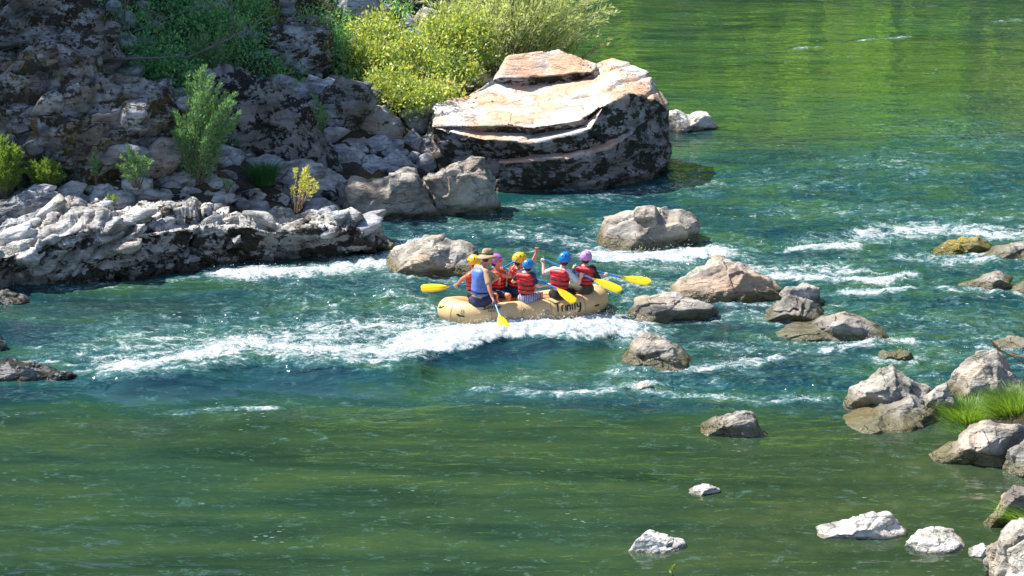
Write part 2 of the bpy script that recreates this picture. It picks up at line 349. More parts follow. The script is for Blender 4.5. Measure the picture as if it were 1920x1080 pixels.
def build_water():
    # rows denser where the river is looked at, thinning out to the far reach
    pys = np.concatenate([np.linspace(1500, 1110, 60)[:-1], np.arange(1110, -30, -1.9), np.linspace(-30, -330, 90)])
    rows = [ground(960, p)[1] for p in pys]
    rows = np.concatenate([[5, 12, 18, 22], rows, np.linspace(rows[-1] + 3, 420, 30)])
    rows = np.unique(rows)
    u = np.concatenate([np.linspace(-1.6, -0.235, 30)[:-1], np.arange(-0.235, 0.235, 0.00042), np.linspace(0.236, 1.6, 30)])
    U, Y = np.meshgrid(u, rows); X = U * Y
    fld = water_fields(X, Y); Z = water_z(X, Y, *fld)
    me = npmesh('water', np.stack([X, Y, Z], -1).reshape(-1, 3), gridfaces(len(rows), len(u)))
    PX, PY, foam, chop = fld[:4]
    for nm, arr in (('foam', foam), ('chop', chop)):
        a = me.attributes.new(nm, 'FLOAT', 'POINT'); a.data.foreach_set('value', arr.ravel().astype(np.float32))
    # depth of the bed below: shallow by the shores and round the stones
    shallow = sstep(1000, 1900, PX + 0.9 * (PY - 760)) * sstep(740, 850, PY)
    shallow = np.maximum(shallow, 0.75 * np.exp(-(((PX - 1430) / 190) ** 2 + ((PY - 262) / 26) ** 2)))
    shallow = np.maximum(shallow, 0.5 * np.exp(-(((PX - 150) / 260) ** 2 + ((PY - 590) / 38) ** 2)))
    shallow = np.maximum(shallow, 0.45 * np.exp(-(((PX - 1330) / 160) ** 2 + ((PY - 600) / 30) ** 2)))
    shallow = np.clip(shallow + 0.18 * fbm(X * 0.25, Y * 0.3, 0, 3, 60), 0, 1)
    green = np.clip(np.maximum(sstep(700, 800, PY), 1 - sstep(150, 300, PY)) + 0.5 * fbm(X * 0.15, Y * 0.3, 0, 3, 61), 0, 1)
    for nm, arr in (('shallow', shallow), ('green', green), ('far', 1 - sstep(120, 330, PY))):  # far: upstream reach where a forest reflection is painted in
        a = me.attributes.new(nm, 'FLOAT', 'POINT'); a.data.foreach_set('value', arr.ravel().astype(np.float32))
    m, nt, out = new_mat('river_water')
    def attr(n): return N(nt, 'Attribute', attribute_name=n).outputs['Fac']
    pos = N(nt, 'NewGeometry').outputs['Position']
    mp = N(nt, 'Mapping'); mp.inputs['Scale'].default_value = (0.62, 1.5, 1.0); L(nt, pos, mp.inputs['Vector'])
    vec = mp.outputs[0]
    nb = noise(nt, vec, 0.55, 5, 0.6, 0.4)
    teal = ramp(nt, nb, [(0.36, (0.003, 0.026, 0.042)), (0.5, (0.006, 0.050, 0.056)), (0.62, (0.022, 0.070, 0.034))])
    mpb = N(nt, 'Mapping'); mpb.inputs['Scale'].default_value = (0.16, 1.1, 1.0); L(nt, pos, mpb.inputs['Vector'])
    nb = math_(nt, 'ADD', math_(nt, 'MULTIPLY', nb, 0.4), math_(nt, 'MULTIPLY', noise(nt, mpb.outputs[0], 1.0, 6, 0.62, 0.6), 0.6))
    grn = ramp(nt, nb, [(0.38, (0.009, 0.026, 0.017)), (0.5, (0.019, 0.045, 0.024)), (0.64, (0.036, 0.066, 0.026))])
    shl = ramp(nt, nb, [(0.35, (0.020, 0.036, 0.018)), (0.65, (0.060, 0.075, 0.032))])
    vs_ = N(nt, 'TexVoronoi'); vs_.inputs['Scale'].default_value = 2.4; L(nt, pos, vs_.inputs['Vector'])
    shl = mix(nt, 0.45, shl, ramp(nt, vs_.outputs['Distance'], [(0.1, (1.5, 1.45, 1.3)), (0.5, (0.45, 0.5, 0.5))]), 'MULTIPLY')
    c = mix(nt, attr('green'), teal, mix(nt, attr('far'), grn, mix(nt, 1.0, grn, (1.25, 1.3, 1.0), 'MULTIPLY'))); c = mix(nt, math_(nt, 'MULTIPLY', attr('shallow'), 0.6), c, shl)  # far brightens the green, painting the mirrored forest into the body colour
    bfz = N(nt, 'Mapping'); bfz.inputs['Scale'].default_value = (1.5, 2.0, 1.0); L(nt, pos, bfz.inputs['Vector'])
    f1 = noise(nt, bfz.outputs[0], 1.7, 10, 0.72, 0.9); f2 = noise(nt, bfz.outputs[0], 6.5, 6, 0.75, 1.0)
    fn = math_(nt, 'ADD', math_(nt, 'MULTIPLY', f1, 0.62), math_(nt, 'MULTIPLY', f2, 0.38))
    fv = math_(nt, 'ADD', attr('foam'), math_(nt, 'MULTIPLY', math_(nt, 'SUBTRACT', fn, 0.5), 4.4))
    ff = ramp(nt, fv, [(0.60, (0, 0, 0)), (1.05, (1, 1, 1))])
    # aerated milky water under and around the foam
    aer = ramp(nt, fv, [(0.2, (0, 0, 0)), (0.9, (1, 1, 1))])
    c = mix(nt, math_(nt, 'MULTIPLY', aer, 0.45), c, (0.16, 0.34, 0.33))
    # white specks: bubbles and painted glints on the water
    vor = N(nt, 'TexVoronoi'); vor.inputs['Scale'].default_value = 5.5; vor.inputs['Randomness'].default_value = 1.0; L(nt, vec, vor.inputs['Vector'])
    vd = ramp(nt, vor.outputs['Distance'], [(0.10, (1, 1, 1)), (0.15, (0, 0, 0))])
    gate = ramp(nt, noise(nt, pos, 0.5, 4, 0.6), [(0.57, (0, 0, 0)), (0.64, (1, 1, 1))])
    bub_glint = math_(nt, 'MULTIPLY', vd, gate)
    bub_glint = math_(nt, 'MULTIPLY', bub_glint, ramp(nt, attr('foam'), [(0.0, (0.5, 0.5, 0.5)), (0.25, (1, 1, 1))]))
    ff = math_(nt, 'MAXIMUM', ff, bub_glint)
    w = N(nt, 'BsdfPrincipled'); L(nt, c, w.inputs['Base Color']); w.inputs['IOR'].default_value = 1.4
    L(nt, ramp(nt, attr('chop'), [(0.1, (0.04, 0.04, 0.04)), (1, (0.10, 0.10, 0.10))]), w.inputs['Roughness'])
    h1 = noise(nt, vec, 2.3, 3, 0.5, 0.4); h2 = noise(nt, vec, 9.0, 2, 0.5, 0.3)
    h = math_(nt, 'ADD', math_(nt, 'MULTIPLY', h1, 0.055), math_(nt, 'MULTIPLY', math_(nt, 'MULTIPLY', h2, 0.016), attr('chop')))
    h = math_(nt, 'MULTIPLY', h, ramp(nt, attr('chop'), [(0.15, (0.34, 0.34, 0.34)), (1, (2.6, 2.6, 2.6))]))
    bmp = N(nt, 'Bump'); bmp.inputs['Strength'].default_value = 1.0; bmp.inputs['Distance'].default_value = 1.0
    L(nt, h, bmp.inputs['Height']); L(nt, bmp.outputs[0], w.inputs['Normal'])
    fo = N(nt, 'BsdfPrincipled'); L(nt, ramp(nt, noise(nt, bfz.outputs[0], 3.0, 8, 0.7, 1.2), [(0.36, (0.42, 0.55, 0.60)), (0.52, (0.80, 0.84, 0.86)), (0.6, (0.9, 0.92, 0.93))]), fo.inputs['Base Color']); fo.inputs['Roughness'].default_value = 0.6
    fo.inputs['Subsurface Weight'].default_value = 0.0
    b2 = N(nt, 'Bump'); b2.inputs['Strength'].default_value = 1.0; b2.inputs['Distance'].default_value = 0.3; L(nt, fn, b2.inputs['Height']); L(nt, b2.outputs[0], fo.inputs['Normal'])
    ms = N(nt, 'MixShader'); L(nt, ff, ms.inputs[0]); L(nt, w.outputs[0], ms.inputs[1]); L(nt, fo.outputs[0], ms.inputs[2])
    L(nt, ms.outputs[0], out.inputs[0])
    tag(link('water', me, m), 'green river water with white rapids', kind='structure')

# spray: droplets thrown up over the white water
def build_spray():
    n = 130000
    px = RNG.uniform(150, 1920, n); py = RNG.uniform(400, 760, n)
    d = np.stack([(px - 960) / F, CT - (py - 540) / F * ST, -ST - (py - 540) / F * CT], -1)
    P = CAM + d * (-CH / d[:, 2])[:, None]
    X, Y = P[:, 0], P[:, 1]
    fld = water_fields(X, Y); f = fld[2]
    cl = fbm(X * 1.8, Y * 1.8, 0, 3, 77)
    keep = RNG.uniform(0, 1, n) < np.clip((f + cl * 0.7 - 0.55) * 1.1, 0, 1) * 0.35
    X, Y, f = X[keep], Y[keep], f[keep]
    fld = tuple(a[keep] for a in fld)
    Z = water_z(X, Y, *fld) + np.abs(RNG.normal(0, 0.06, len(X))) * np.clip(f, 0.4, 1.2)
    r = RNG.uniform(0.003, 0.011, len(X))
    base = np.array([(1, 0, 0), (-1, 0, 0), (0, 1, 0), (0, -1, 0), (0, 0, 1), (0, 0, -1)], float)
    V = (np.stack([X, Y, Z], -1)[:, None, :] + base[None] * r[:, None, None]).reshape(-1, 3)
    fs = np.array([(0, 2, 4), (2, 1, 4), (1, 3, 4), (3, 0, 4), (2, 0, 5), (1, 2, 5), (3, 1, 5), (0, 3, 5)])
    Fc = (fs[None] + (np.arange(len(X)) * 6)[:, None, None]).reshape(-1, 3)
    tag(link('spray', npmesh('spray', V, Fc), plain('spray_white', (0.85, 0.87, 0.9), 0.3, 0.03)), 'white spray droplets over the rapids', 'spray', kind='stuff')

# ------------------------------------------------------------------ rocks
_ico = {}
def ico(sub):
    if sub not in _ico:
        bm = bmesh.new(); bmesh.ops.create_icosphere(bm, subdivisions=sub, radius=1)
        bm.verts.ensure_lookup_table()
        V = np.array([v.co[:] for v in bm.verts]); Fc = np.array([[v.index for v in f.verts] for f in bm.faces]); bm.free()
        _ico[sub] = (V, Fc)
    return _ico[sub]
def radial(poly, c, n=360):
    """distance from c to the outline in each of n directions"""
    P = np.array(poly) - c; Q = np.roll(P, -1, 0)
    R = np.zeros(n); ang = np.arange(n) * 2 * math.pi / n
    dx, dz = np.cos(ang), np.sin(ang)
    for a, b in zip(P, Q):
        e = b - a; den = dx * e[1] - dz * e[0]
        with np.errstate(divide='ignore', invalid='ignore'):
            t = (a[0] * e[1] - a[1] * e[0]) / den; s = (a[0] * dz - a[1] * dx) / den
        ok = (np.abs(den) > 1e-9) & (t > 0) & (s >= -1e-6) & (s <= 1 + 1e-6)
        R = np.where(ok & (t > R), t, R)
    m = R > 0
    R = np.interp(np.arange(n), np.arange(n)[m], R[m], period=n)
    k = np.array([1, 2, 3, 2, 1]) / 9.0
    return np.convolve(np.concatenate([R[-2:], R, R[:2]]), k, 'valid')
ROCKN = [0]
def rock(name, label, poly, mat='river', D=0.55, where='river', cat='rock', group=None, facets=22, facet=0.75, rough=0.05, lean=0.4, sub=None, seed=None, strata=0.0, sink=1.5, dY=0.0, push=0.9):
    """a stone: its outline seen from the camera gives width and height, D gives its depth as a share of its width"""
    ROCKN[0] += 1; seed = seed or ROCKN[0] * 13
    rg = np.random.default_rng(seed)
    poly = [tuple(p) for p in poly]
    xs = [p[0] for p in poly]; ys = [p[1] for p in poly]
    cx, yb = (min(xs) + max(xs)) / 2, max(ys)
    G = ground(cx, yb) if where == 'river' else hit(cx, yb)
    wid = (max(xs) - min(xs)) / F * G[1]
    dep = D * wid
    yc = G[1] + dep * push + dY
    if where == 'river' and max(xs) - min(xs) < 400: mx_, my_ = cx, yb; hs_ = 0.82 if (mx_ > 1540 and my_ > 690) else 0.86; poly = [(mx_ + (p[0] - mx_) * 0.95, my_ + (p[1] - my_) * hs_) for p in poly]
    W2 = np.array([atY(p[0], p[1], yc)[[0, 2]] for p in poly])
    c = np.array([(W2[:, 0].min() + W2[:, 0].max()) / 2, W2[:, 1].min() * 0.55 + W2[:, 1].max() * 0.45])
    R = radial(W2, c)
    if sub is None: sub = 6 if (max(xs) - min(xs)) > 110 else (5 if (max(xs) - min(xs)) > 36 else 4)
    V, Fc = ico(sub)
    dx, dy, dz = V.T
    phi = np.arctan2(dz, dx); rho = np.hypot(dx, dz)
    idx = (phi / (2 * math.pi) * 360) % 360
    r = np.interp(idx, np.arange(361), np.append(R, R[0]))
    r = r * np.where(dz < 0, 1 + (sink - 1) * np.clip(-dz, 0, 1), 1)
    # broken faces
    nk = rg.normal(size=(facets, 3)); nk[:, 1] *= 1.3; nk /= np.linalg.norm(nk, axis=1)[:, None]
    hk = rg.uniform(0.72, 1.0, facets)
    dots = V @ nk.T
    pr = np.min(np.where(dots > 0.05, hk / np.maximum(dots, 0.05), 9), 1); pr = np.minimum(pr, 1.25)
    dn = V.copy(); dn[:, 1] = 0; nn = np.linalg.norm(dn, axis=1)[:, None]; dn = dn / np.maximum(nn, 1e-6)
    pr0 = np.minimum(np.min(np.where(dn @ nk.T > 0.05, hk / np.maximum(dn @ nk.T, 0.05), 9), 1), 1.25)
    ratio = np.where(rho > 0.02, pr / pr0, pr)
    w = sstep(0.0, 0.35, np.abs(dy))
    fac = np.clip(1 + facet * (ratio - 1) * w, 0.4, 1.3)
    rad = r * (rho ** 0.82) * fac
    X = rad * np.cos(phi); Z = rad * np.sin(phi)
    hgt = np.clip((Z - W2[:, 1].min() + c[1]) / max(0.05, (W2[:, 1].max() - W2[:, 1].min())), 0, 1)
    Yv = dep * np.sign(dy) * np.abs(dy) ** 0.8 * (1 + facet * (pr - 1)) * (1 - lean * hgt)
    P = np.stack([X, Yv, Z], -1)
    size = min(wid, (W2[:, 1].max() - W2[:, 1].min()) * 2.2)
    nrm = P / np.maximum(np.linalg.norm(P, axis=1)[:, None], 1e-6)
    q = P / size * 2.6 + seed * 1.7
    disp = size * rough * (ridged(q[:, 0], q[:, 1], q[:, 2], 5, seed) * 0.9 + 0.6 * fbm(q[:, 0] * 2.2, q[:, 1] * 2.2, q[:, 2] * 2.2, 3, seed + 3))
    if strata:
        s = (P[:, 2] - 0.32 * P[:, 0] + 0.3 * P[:, 1]) / size * 9 + 1.4 * fbm(q[:, 0] * 0.6, q[:, 1] * 0.6, q[:, 2] * 0.6, 3, seed + 5)
        saw = s - np.floor(s); disp = disp + size * strata * (saw ** 1.6 - 0.4)
    cell = vnoise(np.floor(q[:, 0] * 1.3 + 0.5 * q[:, 2]), np.floor(q[:, 2] * 1.5 - 0.4 * q[:, 0]), np.floor(q[:, 1] * 1.2), seed + 9)
    disp = disp + size * 0.032 * cell
    P = P + nrm * disp[:, None]
    origin = np.array([c[0], yc, max(0.0, G[2])])
    P = P + np.array([0, 0, c[1] - origin[2]])
    o = link(name, npmesh(name, P, Fc), M[mat] if isinstance(mat, str) else mat, loc=origin)
    return tag(o, label, cat, group)

LEDGES = {}
def slab_rock(name, label, cols, mat, dtop=2.5, seed=5, rough=0.10, strata=0.08, bed=0.35, over=0.1, nx=340, nt=150, group=None, cat='rock', base='river', tilt=0.3, bfreq=3.2, crust=0.7, groove=0.12, block=0.17):
    """long outcrop: per column (photo x, waterline y, y of the front edge, y of the crest behind)"""
    xs = np.array([c[0] for c in cols], float)
    px = np.linspace(xs[0], xs[-1], nx)
    wl, ed, tp = [np.interp(px, xs, [c[k] for c in cols]) for k in (1, 2, 3)]
    V = np.zeros((nx, nt, 3)); fes = []
    tt = np.linspace(0, 1, nt)
    for i in range(nx):
        g = ground(px[i], wl[i]); Y0 = g[1]
        u = i / (nx - 1); cap = math.sqrt(max(0.0, 1 - (2 * u - 1) ** 6))
        dt = dtop * (0.25 + 0.75 * cap)
        e = atY(px[i], ed[i], Y0 + over); b = atY(px[i], tp[i], Y0 + over + dt)
        ze, zb = e[2], b[2]
        X0 = g[0]
        prof = np.array([(Y0 + 0.5, -1.0), (Y0 + 0.12, -0.3), (Y0, 0.0), (Y0 - 0.05 + over * 0.3, ze * 0.5), (Y0 + over * 0.85, ze * 0.93), (Y0 + over + 0.12 * dt, ze + (zb - ze) * 0.16), (Y0 + over + 0.5 * dt, ze + (zb - ze) * 0.55), (Y0 + over + dt, zb), (Y0 + over + dt * 1.2, zb - 0.35), (Y0 + over + dt * 1.5, -1.0)])
        fes.append(0)
        L_ = np.concatenate([[0], np.cumsum(np.hypot(*np.diff(prof, axis=0).T))]); L_ /= L_[-1]
        fes[-1] = L_[4]
        yy = np.interp(tt, L_, prof[:, 0]); zz = np.interp(tt, L_, prof[:, 1])
        V[i, :, 0] = X0 * yy / Y0; V[i, :, 1] = yy; V[i, :, 2] = zz
    # normals of the smooth form, then broken up along the bedding
    du = np.gradient(V, axis=0); dv = np.gradient(V, axis=1); n = np.cross(du, dv); n /= np.maximum(np.linalg.norm(n, axis=2)[..., None], 1e-9)
    if n[nx // 2, int(nt * 0.6)][2] < 0: n = -n
    x, y, z = V[..., 0], V[..., 1], V[..., 2]
    w1 = fbm(x * 0.5, y * 0.5, z * 0.5, 3, seed)
    s = (z - tilt * x + bed * (y - y.mean())) * bfreq + 1.6 * w1
    saw = s - np.floor(s)
    hard = 0.4 + 0.6 * vnoise(np.floor(s) * 3.7, x * 0.6, y * 0.6, seed + 7)
    blk = ridged(x * 1.1, y * 1.1, z * 1.1, 5, seed + 1, 0.55)
    gr = np.exp(-(np.minimum(saw, 1 - saw) / 0.13) ** 2) * sstep(0.2, 0.5, hard)
    disp = -groove * gr + strata * hard * (saw ** 1.5 - 0.4) * 2.0 + rough * blk + rough * 0.5 * fbm(x * 3.5, y * 3.5, z * 3.5, 4, seed + 2, 0.6)
    # deep joints
    jn = np.abs(fbm(x * 0.45 + 9, y * 0.45, z * 0.45, 3, seed + 11)); disp -= 0.22 * (1 - sstep(0.0, 0.05, jn))
    wx, wy, wz = [0.28 * fbm(x * 1.3 + q, y * 1.3, z * 1.3, 3, seed + 30 + q) for q in range(3)]
    for sz, am in ((1.0, 1.25), (0.45, 0.3)):
        cu = np.floor((x + tilt * z + wx) / sz); cv = np.floor((z - tilt * x + bed * y + wz) / (sz * 0.42)); cw = np.floor((y + wy) / (sz * 0.8))
        disp = disp + block * am * vnoise(cu * 1.37 + 0.5, cv * 1.71 + 0.5, cw * 1.53 + 0.5, seed + 40)
    V = V + n * disp[..., None]
    LEDGES[label] = (V.copy(), np.array(fes))
    o0 = V[nx // 2, nt // 2] * [1, 1, 0]
    Vf = (V - o0).reshape(-1, 3)
    me = npmesh(name, Vf, gridfaces(nx, nt))
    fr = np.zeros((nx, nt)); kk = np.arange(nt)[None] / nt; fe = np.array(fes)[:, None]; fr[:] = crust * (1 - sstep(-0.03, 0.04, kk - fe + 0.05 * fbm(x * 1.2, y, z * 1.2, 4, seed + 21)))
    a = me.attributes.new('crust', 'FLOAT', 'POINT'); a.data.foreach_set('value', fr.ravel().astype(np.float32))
    o = link(name, me, M[mat], loc=o0)
    return tag(o, label, cat, group)

# --- the big boulder
def planar_boulder():
    Y0 = ground(1000, 355)[1]
    A = lambda px, py, dy: atY(px, py, Y0 + dy)
    G = lambda px, py: ground(px, py) - np.array([0, 0, 0.7])
    Vt = dict(L1=A(812, 240, .6), L2=A(818, 190, 1.4), K1=A(880, 180, 2.1), K2=A(925, 150, 2.7), K3=A(955, 106, 3.4), K4=A(1045, 91, 3.8), K5=A(1118, 119, 3.6), K6=A(1148, 108, 3.7), K7=A(1216, 136, 3.0),
        U1=A(938, 146, 2.6), U2=A(1010, 147, 2.85), U3=A(1112, 134, 3.0), u1=A(936, 156, 2.75), u2=A(1010, 160, 3.0), u3=A(1114, 147, 3.15),
        E1=A(900, 236, .3), E2=A(1000, 240, .15), E3=A(1088, 226, .1), E4=A(1132, 198, .3), E5=A(1176, 172, .8), E6=A(1186, 168, 1.6), e1=A(902, 246, .5), e2=A(1000, 251, .4), e3=A(1092, 236, .35),
        S1=A(908, 262, -.05), S2=A(1000, 267, -.2), S3=A(1108, 243, -.15), M1=A(932, 300, .2), M2=A(1040, 288, 0.0), M3=A(1136, 270, .2), m1=A(936, 306, -.15), m2=A(1046, 296, -.35), m3=A(1138, 277, -.1),
        R1=A(1188, 245, .45), R2=A(1222, 185, 1.5), R3=A(1253, 206, 2.1), R4=A(1249, 262, 1.7),
        W0=G(768, 305), W1=G(850, 352), W2=G(930, 362), W3=G(1050, 356), W4=G(1150, 350), W5=G(1216, 337), W6=G(1244, 282))
    fr = 'L1 E1 e1 S1|L1 S1 M1 W1|L1 W1 W0|M1 m1 W2 W1|m1 m2 W3 W2|m2 m3 W4 W3|S1 S2 M2 M1|S2 S3 M3 M2|E1 E2 e2 e1|E2 E3 e3 e2|e3 E3 E4 S3|S3 E4 E5 R1 M3|M3 R1 m3|m3 R1 W5 W4|E5 E6 R2 R1|E6 K7 R2|K7 R3 R2|R2 R3 R4 R1|R1 R4 W6 W5'
    tp = 'U1 U2 U3 K5 K4 K3|U1 u1 u2 U2|U2 u2 u3 U3|L1 L2 K1 E1|K1 K2 u1 E1|K2 K3 U1 u1|u1 u2 E2 E1|u2 u3 E3 E2|u3 K6 E4 E3|K5 K6 u3 U3|K6 K7 E6 E5 E4|e1 e2 S2 S1|e2 e3 S3 S2|M1 M2 m2 m1|M2 M3 m3 m2'
    rim = ['L2', 'K1', 'K2', 'K3', 'K4', 'K5', 'K6', 'K7', 'R3']
    for r_ in rim: v = Vt[r_]; Vt['b' + r_] = np.array([v[0] * 1.01, v[1] + 1.1, -0.7])
    bk = ['%s %s b%s b%s' % (rim[i], rim[i + 1], rim[i + 1], rim[i]) for i in range(len(rim) - 1)] + ['L1 L2 W0', 'L2 bL2 W0', 'R3 bR3 W6 R4']
    faces = [f.split() for f in fr.split('|') + tp.split('|') + bk]
    names = list(Vt); bm = bmesh.new(); vs_ = {k: bm.verts.new(Vt[k]) for k in names}
    for f in faces: bm.faces.new([vs_[k] for k in f])
    bmesh.ops.triangulate(bm, faces=bm.faces[:]); bmesh.ops.recalc_face_normals(bm, faces=bm.faces[:])
    for _ in range(30):
        long_ = [e for e in bm.edges if e.calc_length() > 0.07]
        if _ >= 7 or not long_: break
        bmesh.ops.subdivide_edges(bm, edges=long_, cuts=1, use_grid_fill=False); bmesh.ops.triangulate(bm, faces=[f for f in bm.faces if len(f.verts) > 3])
    bm.normal_update(); bm.verts.ensure_lookup_table()
    V = np.array([v.co[:] for v in bm.verts]); n = np.array([v.normal[:] for v in bm.verts]); Fc = np.array([[v.index for v in f.verts] for f in bm.faces]) if not bm.verts.index_update() else None
    bm.free()
    if n[np.argmax(V[:, 2])][2] < 0: n = -n; Fc = Fc[:, ::-1]
    x, y, z = V.T
    d = 0.030 * fbm(x * 2.2, y * 2.2, z * 2.2, 4, 400) + 0.055 * (ridged(x * 0.9, y * 0.9, z * 0.9, 4, 401) - 0.2)
    front = 1 - sstep(0.3, 0.6, n[:, 2])
    d += front * (0.07 * ridged(x * 2.0, y * 2.0, z * 2.4, 4, 402) + 0.10 * vnoise(np.floor((x + 0.25 * z) / 0.7 + 0.5 * fbm(x, y, z, 2, 404)), np.floor((z - 0.22 * x + 0.2 * fbm(x, y, z, 2, 405)) / 0.34), 0 * z, 403))
    s_ = (z - 0.24 * x + 0.12 * y) * 2.4 + 0.5 * fbm(x * 0.7, y * 0.7, z * 0.7, 3, 406); sw = s_ - np.floor(s_)
    d -= 0.07 * np.exp(-(np.minimum(sw, 1 - sw) / 0.09) ** 2) * sstep(-0.1, 0.3, vnoise(np.floor(s_) * 2.3, x * 0.5, 0 * x, 407))
    V = V + n * d[:, None]; o0 = np.array([V[:, 0].mean(), Y0 + 1.5, 0.0])
    me = npmesh('boulder', V - o0, Fc)
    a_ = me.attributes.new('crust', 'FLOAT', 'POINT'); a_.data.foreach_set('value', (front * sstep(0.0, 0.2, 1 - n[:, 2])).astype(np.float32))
    tag(link('boulder', me, M['boulder'], loc=o0), 'huge boulder with a sunlit orange top and dark front beside the yellow green bush', 'boulder')
planar_boulder()
# --- sunlit ledges of the left shore
LG = 'pale black stained ledges along the left shore'
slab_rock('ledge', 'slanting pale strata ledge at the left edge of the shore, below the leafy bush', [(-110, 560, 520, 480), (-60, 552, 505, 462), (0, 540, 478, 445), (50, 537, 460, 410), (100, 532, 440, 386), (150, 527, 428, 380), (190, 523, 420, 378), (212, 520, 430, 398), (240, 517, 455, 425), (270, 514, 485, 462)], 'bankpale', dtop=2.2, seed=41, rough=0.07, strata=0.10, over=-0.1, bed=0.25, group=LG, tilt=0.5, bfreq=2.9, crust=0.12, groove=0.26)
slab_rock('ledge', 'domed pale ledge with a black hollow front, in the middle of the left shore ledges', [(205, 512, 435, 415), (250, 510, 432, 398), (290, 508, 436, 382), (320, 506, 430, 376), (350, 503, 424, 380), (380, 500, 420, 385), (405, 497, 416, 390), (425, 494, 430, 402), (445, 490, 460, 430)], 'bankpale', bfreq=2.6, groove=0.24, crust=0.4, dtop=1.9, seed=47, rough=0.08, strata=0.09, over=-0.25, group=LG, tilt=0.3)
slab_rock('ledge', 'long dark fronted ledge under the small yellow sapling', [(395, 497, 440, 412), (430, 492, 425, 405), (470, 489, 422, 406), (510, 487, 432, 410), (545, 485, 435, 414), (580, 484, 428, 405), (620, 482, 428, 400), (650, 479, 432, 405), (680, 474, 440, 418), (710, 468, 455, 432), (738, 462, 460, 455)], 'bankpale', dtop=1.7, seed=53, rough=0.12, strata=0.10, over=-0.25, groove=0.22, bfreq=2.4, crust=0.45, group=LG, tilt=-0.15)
slab_rock('ledge', 'low ribbed shelf of thin strata just above the water below the slanting ledge', [(90, 532, 520, 512), (150, 528, 515, 500), (200, 524, 508, 492), (260, 519, 503, 487), (320, 514, 500, 486), (360, 511, 500, 492), (385, 508, 503, 500)], 'bankpale', dtop=0.6, seed=59, rough=0.06, strata=0.06, over=0.15, nx=260, nt=80, group=LG, tilt=0.9, bfreq=5)

